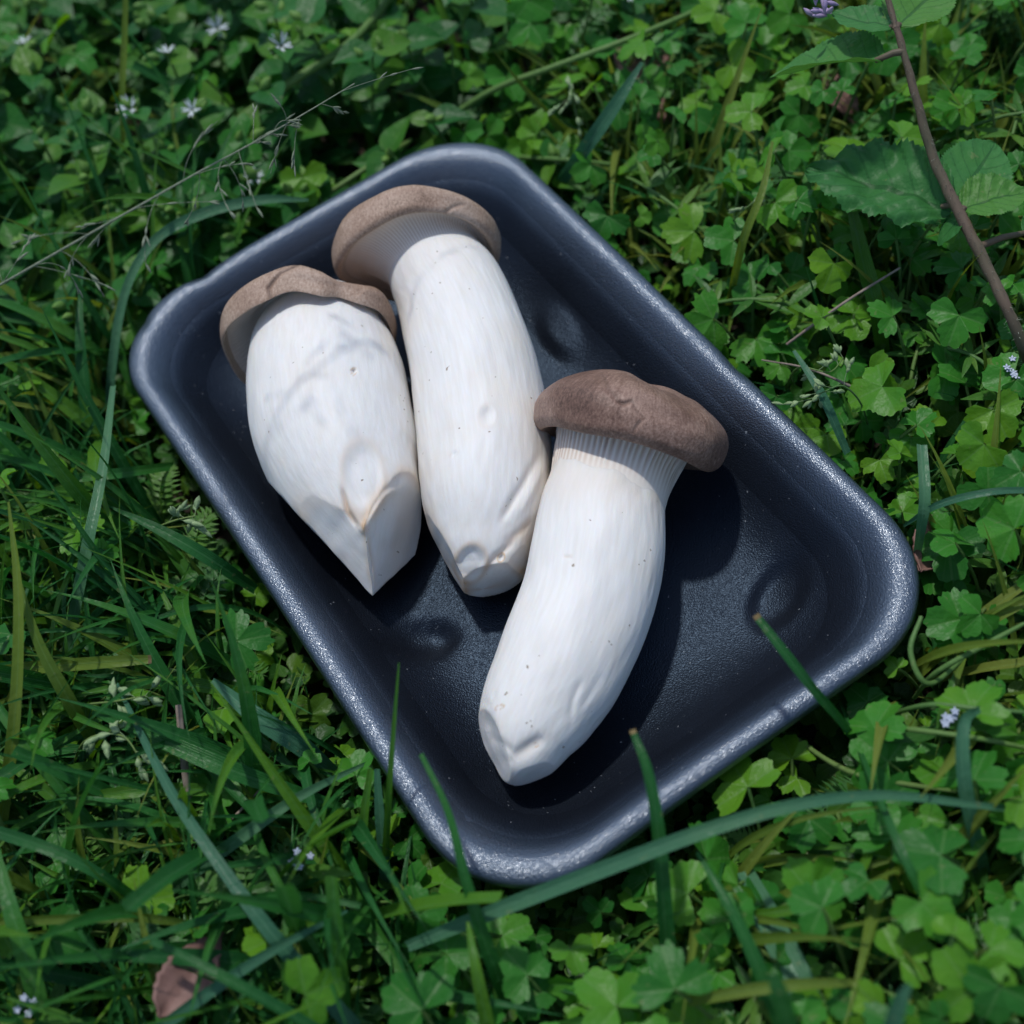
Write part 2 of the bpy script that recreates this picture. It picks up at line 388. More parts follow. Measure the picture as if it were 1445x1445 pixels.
# (px, py, semi axes cm, angle in tray axes, height)
DIMPLES = [(590, 908, 1.0, 0.52, R_(-20), -0.42), (792, 478, 0.5, 0.9, R_(-10), 0.26), (1100, 842, 1.0, 0.60, R_(20), -0.30)]
tray()

# ------------------------------------------------------------------ mushrooms
def per_interp(tab, th):
    """periodic smooth interpolation of rows (deg, values...)"""
    tab = sorted(tab); d = np.array([r[0] for r in tab], float); v = np.array([r[1:] for r in tab], float)
    n = len(d); out = np.zeros((len(th), v.shape[1])); t = np.degrees(th) % 360
    for k, a in enumerate(t):
        i = np.searchsorted(d, a, side='right') - 1
        i0 = i % n; i1 = (i + 1) % n
        d0 = d[i0] - (360 if i < 0 else 0); d1 = d[i1] + (360 if i1 <= i0 and i >= 0 else 0)
        if i < 0: d1 = d[0]
        f = (a - d0) / max(d1 - d0, 1e-6)
        p0, p1, p2, p3 = v[(i0 - 1) % n], v[i0], v[i1], v[(i1 + 1) % n]
        out[k] = 0.5 * (2 * p1 + (p2 - p0) * f + (2 * p0 - 5 * p1 + 4 * p2 - p3) * f * f + (3 * p1 - p0 - 3 * p2 + p3) * f ** 3)
    return out

def seg_dist(Q, pts):
    """distance of 2D points to a polyline and position along it"""
    best = np.full(Q.shape[:-1], 1e9); pos = np.zeros(Q.shape[:-1]); n = len(pts) - 1
    for k in range(n):
        a, b = np.array(pts[k], float), np.array(pts[k + 1], float); ab = b - a
        t = np.clip(((Q - a) @ ab) / (ab @ ab), 0, 1); d = np.linalg.norm(Q - a - t[..., None] * ab, axis=-1)
        mk = d < best; best = np.where(mk, d, best); pos = np.where(mk, (k + t) / n, pos)
    return best, pos

def mushroom(p):
    NS, NTH = 230, 264
    sec = p['sections']
    c3, rad = [], []
    for lx, ly, rx, ry, zc in sec:
        c = unproj((lx + rx) / 2, (ly + ry) / 2, zc); dep = (c - CAM_P) @ V_FWD
        c3.append(c); rad.append(math.hypot(rx - lx, ry - ly) / 2 * dep / FPX)
    c3 = catmull(np.array(c3), NS); rad = catmull(np.array(rad), NS)[:, 0]
    # rounded closing of the lower end
    tan = np.gradient(c3, axis=0); tan /= np.linalg.norm(tan, axis=1, keepdims=True)
    s = np.concatenate([[0], np.cumsum(np.linalg.norm(np.diff(c3, axis=0), axis=1))])
    tail = np.clip((s - (s[-1] - 0.8)) / 0.8, 0, 1); rad = rad * np.sqrt(np.clip(1 - tail ** 2.2, 0.0004, 1))
    th = np.linspace(0, 2 * PI, NTH, endpoint=False)
    toC = -V_FWD
    e2 = toC[None] - (tan @ toC)[:, None] * tan; e2 /= np.linalg.norm(e2, axis=1, keepdims=True)
    e1 = np.cross(-tan, e2)                                   # tan points to the base, so -tan is up the picture
    ring = e1[:, None, :] * np.cos(th)[None, :, None] + e2[:, None, :] * np.sin(th)[None, :, None]
    V = c3[:, None, :] + rad[:, None, None] * ring
    rest = np.stack([np.cos(th)[None] * rad[:, None] , np.sin(th)[None] * rad[:, None], np.broadcast_to(s[:, None], (NS, NTH))], -1)
    lump = 0.055 * fnoise(rest, 0.75, p['seed']) + 0.022 * fnoise(rest * np.array([1, 1, 0.5]), 2.4, p['seed'] + 1) + 0.010 * fnoise(rest * np.array([1, 1, 0.35]), 6.0, p['seed'] + 2)
    lump = lump + 0.006 * fnoise(rest * np.array([1, 1, 0.10]), 8.0, p['seed'] + 12) * (0.5 + 0.5 * fnoise(rest, 0.9, p['seed'] + 13)) + 0.006 * fnoise(rest * np.array([1, 1, 0.2]), 15.0, p['seed'] + 14)
    V = V + ring * (lump * smooth01(s / 1.2)[:, None])[..., None]
    cream = np.zeros((NS, NTH))
    # yellowish edges low down on the flanks and towards the foot
    foot = smooth01((s - s[-1] * 0.55) / (s[-1] * 0.45))[:, None]
    flank = np.abs(np.cos(th))[None] ** 6
    cream += p.get('flank', 0.22) * foot * flank * (0.5 + 0.5 * fnoise(rest, 1.3, p['seed'] + 4))
    neck = smooth01((s - 0.2) / 0.5) * (1 - smooth01((s - p.get('neck', 1.2)) / 1.4)); cream += (p.get('nk', 0.12) * neck)[:, None] * np.clip(0.6 + 0.6 * fnoise(rest * np.array([1, 1, 0.25]), 3.5, p['seed'] + 15), 0, 1.3)
    front = (np.sin(th) > -0.15)[None, :]
    # knife cuts: flatten everything beyond a plane through three picture points
    for (a, b, c, cr) in p['cuts']:
        Q0 = proj(V)[..., :2]; ok = np.broadcast_to((np.sin(th) > -0.02)[None, :], Q0.shape[:2])
        def surf(q):
            if q[2] is not None: return unproj(*q)
            dd = np.where(ok, np.hypot(Q0[..., 0] - q[0], Q0[..., 1] - q[1]), 1e9); return V[np.unravel_index(np.argmin(dd), dd.shape)]
        A, B, D = surf(a), surf(b), surf(c)
        n = np.cross(B - A, D - A); n /= np.linalg.norm(n)
        ctr = c3[int(NS * 0.6)]
        if (ctr - A) @ n > 0: n = -n
        d = (V - A) @ n + 0.03 * fnoise(V, 3.0, 3); over = d > 0
        V = V - np.where(over, d - 0.010 * fnoise(V, 2.0, 3), 0)[..., None] * n
        edge = np.exp(-(d / 0.10) ** 2)
        cream += cr * 2.4 * edge * np.clip(0.55 + 0.6 * fnoise(V, 2.0, 5), 0, 1.2)
    Q = proj(V)[..., :2]
    for f in p['marks']:
        if f[0] == 'dent':
            _, cx, cy, rx, ry, ang, dep, flat, cr = f
            ca, sa = math.cos(R_(ang)), math.sin(R_(ang)); dx, dy = Q[..., 0] - cx, Q[..., 1] - cy
            d = np.sqrt(((dx * ca + dy * sa) / rx) ** 2 + ((-dx * sa + dy * ca) / ry) ** 2)
            g = smooth01((1.0 - d) / max(1 - flat, 0.05)) * front
            V = V + g[..., None] * V_FWD * dep
            cream += cr * np.exp(-((d - 0.95) / 0.16) ** 2) * front
        else:
            _, pts, wd, dep, cr = f
            d, t = seg_dist(Q, pts); g = np.exp(-(d / wd) ** 2) * front * np.sqrt(np.clip(4 * t * (1 - t), 0.05, 1))
            V = V + g[..., None] * V_FWD * dep
            cream += cr * g
    fl = 0.33                                                   # nothing sinks into the tray floor
    V[..., 2] = np.where(V[..., 2] < fl + 0.25, fl + 0.25 * np.exp(np.clip((V[..., 2] - fl - 0.25) / 0.25, -20, 0)), V[..., 2])
    # ---- cap frame
    k = p['cap']; O = unproj(k['c'][0], k['c'][1], k['z'])
    dirp = V_RIGHT * math.sin(R_(k['roll'])) + V_UP * math.cos(R_(k['roll']))
    a = dirp * math.sin(R_(k['view'])) + V_FWD * math.cos(R_(k['view']))
    f2 = toC - (toC @ a) * a; f2 /= np.linalg.norm(f2); f1 = np.cross(a, f2)
    root = obj(p['name'], None, M=MT(c3[NS // 2]), label=p['label'], cat='mushroom', group='king oyster mushrooms in the tray')
    inv = c3[NS // 2]
    # ---- stem
    i0 = k['start']                                            # ring where the gills leave the stem
    F = grid_faces(NS, NTH, True)
    obj('stem', mesh_np('stem', V.reshape(-1, 3) - inv, F, {'rest': rest.reshape(-1, 3), 'cream': np.clip(cream, 0, 1).ravel()}), M_stem, root)
    # ---- gills: loft from the stem ring to the inner rim
    NG = 1200; g_th = np.linspace(0, 2 * PI, NG, endpoint=False)
    tb = per_interp(k['rim'], g_th); R, hr, T = tb[:, 0], tb[:, 1], tb[:, 2]
    wob = fnoise(np.stack([np.cos(g_th), np.sin(g_th), 0 * g_th], -1), 2.6, p['seed'] + 6); hr = hr + 0.05 * wob; R = R + 0.04 * fnoise(np.stack([np.cos(g_th), np.sin(g_th), 0 * g_th], -1), 4.0, p['seed'] + 7)
    cs, sn = np.cos(g_th)[:, None], np.sin(g_th)[:, None]
    er = f1 * cs + f2 * sn
    P0 = c3[i0] + (rad[i0] * 0.968) * (e1[i0] * cs + e2[i0] * sn)
    T0 = -tan[i0][None] * k['pull'] + 0 * er
    lipw = k['lip']
    P1 = O + er * (R - lipw)[:, None] + a * (hr + k.get('under', 0.08))[:, None]
    T1 = er * k['flare'] - a * k.get('hook', 0.25)
    nk = 46; u = np.linspace(0, 1, nk)[:, None, None]
    H = (2 * u ** 3 - 3 * u ** 2 + 1) * P0 + (u ** 3 - 2 * u ** 2 + u) * T0 + (-2 * u ** 3 + 3 * u ** 2) * P1 + (u ** 3 - u ** 2) * T1
    dH = np.gradient(H, axis=0); dth = np.roll(H, -1, 1) - np.roll(H, 1, 1)
    nrm = np.cross(dth, dH); nrm /= np.linalg.norm(nrm, axis=-1, keepdims=True) + 1e-9
    uu = u[..., 0]
    ph = g_th[None] * k['ngill'] + 2.2 * fnoise(np.stack([np.cos(g_th), np.sin(g_th), 0 * g_th], -1), 5, 2)[None]
    wave = 0.5 + 0.5 * np.cos(ph)
    ph2 = 0.5 + 0.5 * np.cos(ph * 2)
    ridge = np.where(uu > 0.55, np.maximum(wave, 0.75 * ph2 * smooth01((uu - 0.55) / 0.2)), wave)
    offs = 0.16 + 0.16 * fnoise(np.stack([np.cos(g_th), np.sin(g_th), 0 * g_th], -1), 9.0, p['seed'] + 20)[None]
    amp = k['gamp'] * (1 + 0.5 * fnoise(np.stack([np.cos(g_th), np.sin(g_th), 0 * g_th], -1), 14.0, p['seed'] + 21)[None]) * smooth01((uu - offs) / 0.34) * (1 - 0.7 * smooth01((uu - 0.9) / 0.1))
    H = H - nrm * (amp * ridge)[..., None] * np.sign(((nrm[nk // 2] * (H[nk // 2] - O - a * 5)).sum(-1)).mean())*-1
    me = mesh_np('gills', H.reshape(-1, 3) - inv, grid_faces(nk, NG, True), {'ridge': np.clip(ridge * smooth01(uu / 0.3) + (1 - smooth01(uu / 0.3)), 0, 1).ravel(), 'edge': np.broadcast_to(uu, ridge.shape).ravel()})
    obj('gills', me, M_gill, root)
    # ---- cap: from the inner rim round the lip and over the top
    NC = 600; c_th = np.linspace(0, 2 * PI, NC, endpoint=False); idx = (np.arange(NC) * (NG // NC)) % NG
    R, hr, T = R[idx], hr[idx], T[idx]; er = er[idx]
    u0 = k.get('under', 0.08)
    rr = np.stack([R - lipw - 0.03, R - lipw + 0.02, R - lipw * 0.55, R - lipw * 0.12, R + 0.02, R + 0.03, R - 0.10, R - 0.42, R * 0.62, R * 0.30, R * 0.0], 0)
    hh = np.stack([hr + u0 + 0.12, hr + u0 - 0.06, hr - 0.10, hr + 0.0, hr + T * 0.28, hr + T * 0.55, hr + T * 0.84, hr + T * 1.10, hr * 0.6 + T * 1.35, hr * 0.3 + T * 1.48, 0 * hr + T.mean() * 1.5], 0)
    n_p = 150
    rr = catmull(rr, n_p); hh = catmull(hh, n_p); rr[-1] = 0.002
    Vc = O + er[None] * rr[..., None] + a * hh[..., None]
    tp = np.linspace(0, 1, n_p)[:, None]
    nw = fnoise(Vc, 1.1, p['seed'] + 9) * 0.05 + fnoise(Vc, 3.2, p['seed'] + 10) * 0.018
    outw = er[None] * smooth01((0.75 - tp) / 0.5)[..., None] + a * smooth01((tp - 0.25) / 0.5)[..., None]
    Vc = Vc + outw * (nw * smooth01((tp - 0.15) / 0.2))[..., None]
    crack = np.zeros(Vc.shape[:2])
    Qc = proj(Vc)[..., :2]; vis = ((Vc - O) @ f2 > 0.0) & (tp > 0.12)
    for pts, wd, dep, dk in k['cracks']:
        d, t = seg_dist(Qc, pts); g = np.exp(-(d / wd) ** 2) * vis * np.sqrt(np.clip(4 * t * (1 - t), 0.1, 1))
        Vc = Vc + g[..., None] * V_FWD * dep; crack += dk * np.exp(-(d / (wd * 0.6)) ** 2) * vis
    pol = np.stack([np.broadcast_to(np.cos(c_th)[None], (n_p, NC)), np.broadcast_to(np.sin(c_th)[None], (n_p, NC)), rr + hh], -1)
    lipa = np.broadcast_to(1 - smooth01((tp - 0.10) / 0.16), (n_p, NC))
    me = mesh_np('cap', Vc.reshape(-1, 3) - inv, grid_faces(n_p, NC, True), {'pol': pol.reshape(-1, 3), 'crack': np.clip(crack, 0, 1).ravel(), 'lip': lipa.ravel()})
    obj('cap', me, k['mat'], root)
    return root

MUSH = [
 dict(name='king_oyster_mushroom', seed=1, label='stout white mushroom with faceted pointed base, leftmost in the tray', flank=0.65,
  sections=[(395, 440, 520, 415, 3.15), (374, 470, 538, 440, 3.05), (357, 510, 556, 478, 2.9), (351, 560, 572, 530, 2.7), (360, 622, 585, 592, 2.6), (386, 678, 594, 655, 2.5), (424, 728, 600, 712, 2.4), (456, 770, 602, 765, 2.2), (480, 815, 604, 815, 1.95), (500, 855, 594, 855, 1.7)],
  cuts=[((514, 744, None), (526, 839, 1.9), (424, 722, None), 0.2), ((515, 744, None), (526, 839, 1.9), (596, 690, None), 0.3), ((428, 733, 3.5), (526, 840, 2.0), (428, 733, 0.8), 0.1), ((600, 770, 3.5), (526, 840, 2.0), (600, 770, 0.8), 0.1)],
  marks=[('dent', 513, 672, 32, 54, -6, 0.10, 0.5, 0.25), ('line', [(538, 715), (520, 740), (508, 752)], 7, -0.10, 0.15), ('line', [(482, 690), (490, 720), (503, 742)], 4, 0.14, 0.5),
         ('line', [(560, 690), (545, 700), (520, 738)], 5, -0.12, 0.35), ('dent', 499, 524, 4, 5, 0, 0.12, 0.3, 1.0), ('line', [(576, 610), (586, 640), (594, 668)], 5, 0.06, 0.25)],
  cap=dict(c=(440, 478), z=3.0, roll=-4, view=64, start=26, pull=1.3, flare=1.9, lip=0.15, hook=0.6, under=0.16, ngill=120, gamp=0.035, mat=M_cap,
    rim=[(0, 2.40, -0.10, 0.8), (25, 2.45, 0.06, 0.8), (46, 2.38, 0.0, 0.70), (60, 2.18, 0.16, 0.56), (74, 2.30, 0.0, 0.86), (95, 2.34, 0.14, 0.92), (118, 2.42, -0.12, 1.02), (150, 2.50, -0.16, 0.95), (180, 2.52, -0.16, 0.8), (212, 2.46, -0.58, 0.75), (270, 2.30, -0.2, 0.9), (320, 2.30, -0.12, 0.9)],
    cracks=[([(383, 428), (378, 408), (395, 385), (420, 374)], 3.0, 0.08, 0.95), ([(420, 388), (450, 396), (480, 400)], 9, 0.05, 0.25), ([(492, 400), (505, 404), (512, 414)], 8, 0.10, 0.1)])),
 dict(name='king_oyster_mushroom', seed=2, label='white mushroom with tan cap lying in the middle of the three', flank=0.6,
  sections=[(545, 365, 668, 345, 3.25), (548, 395, 690, 373, 3.1), (559, 430, 714, 406, 2.95), (569, 478, 738, 452, 2.8), (580, 540, 758, 505, 2.65), (587, 602, 770, 565, 2.5), (592, 660, 777, 630, 2.4), (597, 722, 772, 700, 2.3), (610, 765, 757, 760, 2.1), (628, 805, 745, 800, 1.85), (645, 850, 725, 845, 1.6)],
  cuts=[((640, 770, 3.5), (655, 833, 1.75), (612, 740, 2.85), 0.25), ((690, 780, 3.4), (656, 833, 1.75), (700, 826, 1.6), 0.2), ((715, 765, 3.2), (742, 800, 1.9), (760, 745, 2.45), 0.25)],
  marks=[('dent', 688, 586, 14, 18, 5, 0.10, 0.1, 0.12), ('line', [(762, 640), (740, 680), (722, 710), (708, 735)], 6, 0.13, 0.15), ('line', [(770, 655), (752, 690), (735, 725)], 5, -0.06, 0.05), ('line', [(725, 765), (700, 785), (680, 812)], 5, 0.10, 0.4),
         ('dent', 664, 795, 24, 30, 20, 0.14, 0.45, 0.5), ('dent', 707, 787, 5, 7, 30, 0.10, 0.3, 1.0), ('line', [(752, 730), (735, 750), (712, 768)], 6, 0.07, 0.45), ('dent', 641, 641, 7, 4, -30, 0.04, 0.2, 0.2)],
  cap=dict(c=(590, 366), z=3.1, roll=-6, view=66, start=20, pull=1.4, flare=1.1, lip=0.34, hook=0.7, under=0.10, ngill=110, gamp=0.010, mat=M_cap,
    rim=[(0, 2.40, -0.14, 0.85), (30, 2.42, 0.0, 0.8), (55, 2.40, 0.10, 0.8), (90, 2.46, 0.02, 0.92), (120, 2.46, -0.20, 1.05), (150, 2.48, -0.34, 1.1), (180, 2.44, -0.30, 1.0), (215, 2.2, -0.05, 0.9), (270, 2.2, -0.1, 0.9), (320, 2.3, -0.05, 0.9)],
    cracks=[([(628, 300), (640, 292), (655, 288)], 3, 0.04, 0.3)])),
 dict(name='king_oyster_mushroom', seed=3, label='long curved white mushroom with dark brown cap, rightmost in the tray', flank=0.18, neck=2.0, nk=0.32,
  sections=[(785, 600, 945, 620, 2.75), (787, 640, 944, 660, 2.7), (776, 678, 941, 700, 2.6), (763, 712, 940, 738, 2.5), (750, 775, 938, 790, 2.4), (734, 845, 922, 858, 2.25), (703, 922, 888, 940, 2.15), (682, 970, 848, 1008, 2.05), (674, 1010, 815, 1058, 1.95), (682, 1052, 782, 1098, 1.75), (695, 1090, 750, 1125, 1.5)],
  cuts=[((726, 1062, 3.15), (717, 1108, 1.75), (676, 1000, 2.5), 0.1), ((735, 1075, 2.95), (717, 1108, 1.75), (790, 1088, 1.65), 0.05)],
  marks=[('line', [(768, 1040), (745, 1055), (724, 1070)], 9, 0.12, 0.25), ('line', [(690, 1015), (698, 1042), (724, 1062)], 6, 0.08, 0.05), ('line', [(683, 985), (690, 1010), (688, 1032)], 7, 0.10, 0.0), ('line', [(700, 975), (697, 990), (690, 1000)], 4, 0.05, 0.0), ('line', [(820, 960), (808, 990), (805, 1020)], 5, 0.05, 0.05), ('line', [(850, 950), (836, 975), (820, 1000)], 6, 0.04, 0.0),
         ('dent', 705, 998, 7, 3, -20, 0.02, 0.2, 1.0), ('dent', 757, 1052, 3, 3, 0, 0.02, 0.2, 1.0), ('line', [(795, 785), (808, 786)], 2, 0.03, 0.3)],
  cap=dict(c=(880, 626), z=2.8, roll=15, view=89, start=60, pull=3.4, flare=0.5, lip=0.62, hook=0.5, under=0.75, ngill=64, gamp=0.085, mat=M_cap_d,
    rim=[(0, 2.58, 0.0, 1.05), (30, 2.62, -0.10, 1.15), (60, 2.62, -0.02, 1.05), (90, 2.60, 0.02, 1.08), (120, 2.55, -0.04, 1.18), (150, 2.50, -0.04, 1.15), (180, 2.46, -0.10, 1.0), (210, 2.3, -0.1, 1.1), (270, 2.1, 0.0, 1.1), (320, 2.3, -0.05, 1.1)],
    cracks=[([(850, 528), (862, 552), (876, 570)], 5, 0.06, 0.45), ([(872, 567), (882, 570), (892, 565)], 3.2, 0.08, 0.9), ([(877, 570), (874, 584), (877, 598)], 2.8, 0.03, 0.35), ([(892, 566), (900, 582), (907, 592), (893, 610)], 3.0, 0.05, 0.4), ([(895, 560), (940, 582), (1000, 602)], 16, 0.12, 0.2)])),
]
for p in MUSH: mushroom(p)

# ================================================================== vegetation
def ortho(n):
    n = np.asarray(n, float); n = n / np.linalg.norm(n)
    a = np.array([0, 0, 1.0]) if abs(n[2]) < 0.9 else np.array([1.0, 0, 0])
    x = np.cross(a, n); x /= np.linalg.norm(x); return x, np.cross(n, x), n

def frame(yd, zd, p, scale):
    """matrix with local +Y along yd, +Z near zd, origin p (cm), scale in cm per unit"""
    y = np.asarray(yd, float); y = y / np.linalg.norm(y)
    x = np.cross(y, zd); x /= np.linalg.norm(x) + 1e-9; z = np.cross(x, y)
    M = Matrix.Identity(4)
    for i in range(3):
        M[i][0] = x[i] * scale; M[i][1] = y[i] * scale; M[i][2] = z[i] * scale; M[i][3] = p[i] * S
    return M

def tube(P, rad, sides=6):
    P = np.asarray(P, float); n = len(P); rad = np.broadcast_to(rad, (n,))
    t = np.gradient(P, axis=0); t /= np.linalg.norm(t, axis=1, keepdims=True) + 1e-9
    x, y, _ = ortho(t[0]); V = []
    for k in range(n):
        x = x - (x @ t[k]) * t[k]; x /= np.linalg.norm(x) + 1e-9; y = np.cross(t[k], x)
        a = np.linspace(0, 2 * PI, sides, endpoint=False)
        V.append(P[k] + rad[k] * (np.cos(a)[:, None] * x + np.sin(a)[:, None] * y))
    return np.concatenate(V), grid_faces(n, sides, True)

class Joiner:
    def __init__(s): s.V, s.F, s.n, s.A = [], {}, 0, {}
    def add(s, V, F, **attrs):
        V = np.asarray(V, float); s.V.append(V)
        for f in (F if isinstance(F, list) else [F]):
            f = np.asarray(f); s.F.setdefault(f.shape[1], []).append(f + s.n)
        for k, a in attrs.items():
            a = np.asarray(a, float)
            s.A.setdefault(k, []).append(np.broadcast_to(a, (len(V),) + a.shape[1:]) if a.ndim == 0 or len(a) != len(V) else a)
        s.n += len(V)
    def mesh(s, name, org=(0, 0, 0)):
        return mesh_np(name, np.concatenate(s.V) - np.asarray(org), [np.concatenate(f) for f in s.F.values()], {k: np.concatenate(a) for k, a in s.A.items()})

# ---- leaf shapes (unit size; base at the origin, growing along +Y, face along +Z)
def lobed_leaf(seed, na=61, nr=5, deep=0.42, teeth=2.6, spread=88):
    r = np.random.default_rng(seed)
    span = spread * 1.52; ph = np.linspace(-span, span, na); v = ph / spread
    c = np.clip(np.round(v), -1, 1); x = (v - c) / 0.5
    Rl = np.array([0.90 + r.uniform(-.08, .06), 1.0 + r.uniform(-.05, .05), 0.90 + r.uniform(-.08, .06)])[(c + 1).astype(int)]
    env = deep + (1 - deep) * np.clip(np.cos(np.clip(x, -1.04, 1.04) * PI / 2 * 0.96), 0, 1) ** 0.42
    tw = np.abs(((x * teeth * 0.5 + 0.5) % 1.0) - 0.5) * 2
    rad = Rl * env * (1 + 0.13 * (tw - 0.5) * (1 - 0.4 * x * x))
    rad = rad * (1 + 0.03 * r.normal(size=na))
    tail = np.abs(v) > 1.5 - 0.02
    rho = np.linspace(0, 1, nr) ** 0.8
    A = np.radians(ph)
    RR = rho[:, None] * rad[None]
    X, Y = RR * np.sin(A)[None], RR * np.cos(A)[None]
    Z = 0.10 * np.sin(RR * 2.2) * r.uniform(0.2, 1.3) - 0.09 * rho[:, None] * np.cos(2 * PI * v)[None] * r.uniform(0.5, 1.4) - 0.14 * r.uniform(0, 1) * RR ** 2
    V = np.stack([X, Y, Z], -1).reshape(-1, 3); V[:, 2] += 0.035 * fnoise(V, 3.0, seed)
    return V, grid_faces(nr, na), np.stack([RR.ravel(), np.broadcast_to(v[None], RR.shape).ravel(), 0 * RR.ravel()], -1)

def ovate_leaf(seed, nu=13, nv=7, wid=0.34, serr=0.0, curl=1.0, crinkle=0.0, base=0.55, blunt=0.85):
    r = np.random.default_rng(seed)
    u = np.linspace(0, 1, nu); v = np.linspace(-1, 1, nv)
    hw = wid * np.clip(np.sin(PI * np.clip(u, 0.004, 1) ** base), 0, 1) ** blunt * (1 - 0.25 * u ** 3)
    hw[-1] = 0.004
    if serr: hw = hw * (1 + serr * np.where(np.arange(nu) % 2 == 0, 1, -1))
    U = np.broadcast_to(u[:, None], (nu, nv)); Vv = np.broadcast_to(v[None], (nu, nv))
    X = hw[:, None] * v[None]
    fold = r.uniform(0.08, 0.34)
    Z = np.abs(X) * fold - curl * r.uniform(0.05, 0.22) * U ** 2 + 0.035 * fnoise(np.stack([X, U, 0 * U], -1), 4.0, seed)
    if crinkle: Z = Z + crinkle * np.sin((U - np.abs(Vv) * 0.25) * 36) * 0.5 * np.abs(Vv) + crinkle * fnoise(np.stack([X, U, 0 * U], -1), 13, seed)
    P = np.stack([X + r.uniform(-.08, .08) * U ** 2, U, Z], -1).reshape(-1, 3)
    return P, grid_faces(nu, nv), np.stack([U.ravel(), Vv.ravel(), 0 * U.ravel()], -1)

def blade(seed, n=15, wid=0.03, bend=1.0, cut=False):
    """unit length blade rising from the origin and bending over along +Y"""
    r = np.random.default_rng(seed)
    t = np.linspace(0, 1, n); ang = PI / 2 - bend * t ** 1.4 - r.uniform(0.0, 0.5)
    dy, dz = np.cos(ang) / (n - 1), np.sin(ang) / (n - 1)
    cy, cz = np.concatenate([[0], np.cumsum(dy)[:-1]]), np.concatenate([[0], np.cumsum(dz)[:-1]])
    cx = 0.05 * np.sin(t * r.uniform(1, 4)) * r.uniform(-1, 1)
    w = wid * (0.55 + 0.45 * np.sin(np.clip(t * 1.9, 0, PI / 2))) * np.clip((1 - t) * (6 if cut else 2.2), 0.03 if not cut else 0.8, 1)
    v = np.array([-1, -0.5, 0, 0.5, 1.0])
    tw = r.uniform(-0.9, 0.9) * t
    side = np.stack([np.cos(tw), -np.sin(tw) * np.sin(ang), np.sin(tw) * np.cos(ang)], -1)
    nrm = np.cross(side, np.stack([0 * t, np.cos(ang), np.sin(ang)], -1))
    c = np.stack([cx, cy, cz], -1)
    P = c[:, None] + side[:, None] * (w[:, None] * v[None])[..., None] + nrm[:, None] * (np.abs(v)[None] * w[:, None] * 0.45)[..., None]
    return P.reshape(-1, 3), grid_faces(n, 5), np.stack([np.repeat(t, 5), np.tile(v, n), np.zeros(5 * n)], -1)

def leaf_meshes(name, gen, mat, n):
    out = []
    for k in range(n):
        V, F, uv = gen(k); me = mesh_np(name, V / S * S, F, {'luv': uv, 'rnd': np.zeros(len(V))}); me.materials.append(mat); out.append(me)
    return out
L_lobed = leaf_meshes('lobed_leaf', lambda k: lobed_leaf(100 + k, deep=(0.40, 0.52, 0.34, 0.60, 0.45)[k % 5], teeth=(2.6, 3.4, 2.2, 4.4)[k % 4], spread=(88, 80, 95)[k % 3]), M_lobed, 10)
L_round = leaf_meshes('round_leaf', lambda k: lobed_leaf(150 + k, deep=0.72, teeth=0.01, spread=80), M_lobed, 3)
L_chick = leaf_meshes('ovate_leaf', lambda k: ovate_leaf(200 + k, 15, 7, wid=(0.40, 0.36, 0.44)[k % 3], base=0.66), M_chick, 8)
L_blade = leaf_meshes('blade', lambda k: blade(300 + k, wid=(0.009, 0.019, 0.026, 0.013)[k % 4], bend=(0.5, 1.0, 1.5, 2.0, 0.8)[k % 5], cut=(k % 7 == 3)), M_grass, 24)
L_blade_y = leaf_meshes('blade', lambda k: blade(340 + k, wid=(0.014, 0.02, 0.026)[k % 3], bend=(0.5, 1.0, 1.5, 0.8)[k % 4]), M_grass_y, 12)
L_lance = leaf_meshes('lance_leaf', lambda k: ovate_leaf(400 + k, wid=0.11, base=0.75), M_lance, 4)

def star_flower():
    J = Joiner()
    for k in range(10):
        a = 2 * PI * k / 10 + (0.13 if k % 2 else -0.13); u = np.linspace(0, 1, 5)
        w = 0.034 * np.sin(PI * np.clip(u, .08, .97)) ** 0.6; rr = 0.06 + 0.36 * u; z = 0.22 * u ** 0.8
        c = np.stack([rr * math.cos(a), rr * math.sin(a), z], -1); sd = np.array([-math.sin(a), math.cos(a), 0])
        J.add(np.stack([c - sd * w[:, None], c + sd * w[:, None]], 1).reshape(-1, 3), grid_faces(5, 2))
    J2 = Joiner()
    for k in range(5):
        a = 2 * PI * k / 5; u = np.linspace(0, 1, 5); w = 0.10 * np.sin(PI * np.clip(u, .12, .97)) ** 0.7; rr = 0.02 + 0.46 * u; z = -0.10 + 0.30 * u ** 0.7
        c = np.stack([rr * math.cos(a), rr * math.sin(a), z], -1); sd = np.array([-math.sin(a), math.cos(a), 0])
        J2.add(np.stack([c - sd * w[:, None], c - np.array([0, 0, .03]), c + sd * w[:, None]], 1).reshape(-1, 3), grid_faces(5, 3))
    a, b = J.mesh('flower'), J2.mesh('sepals'); a.materials.append(M_petal); b.materials.append(M_stalk)
    return a, b
ME_flower, ME_sepal = star_flower()
def bud_mesh():
    u = np.linspace(0, 1, 7); r = 0.16 * np.sin(PI * np.clip(u, .03, .985)) ** 0.8 * (1.1 - .5 * u); a = np.linspace(0, 2 * PI, 8, endpoint=False)
    V = np.stack([r[:, None] * np.cos(a), r[:, None] * np.sin(a), np.broadcast_to((u * 0.5)[:, None], (7, 8))], -1).reshape(-1, 3)
    me = mesh_np('bud', V, grid_faces(7, 8, True), {'rnd': np.zeros(56), 'luv': np.zeros((56, 3))}); me.materials.append(M_anther); return me
ME_bud = bud_mesh()

def stalk_attr(n): return {'luv': np.zeros((n, 3)), 'rnd': np.full(n, rng.uniform())}

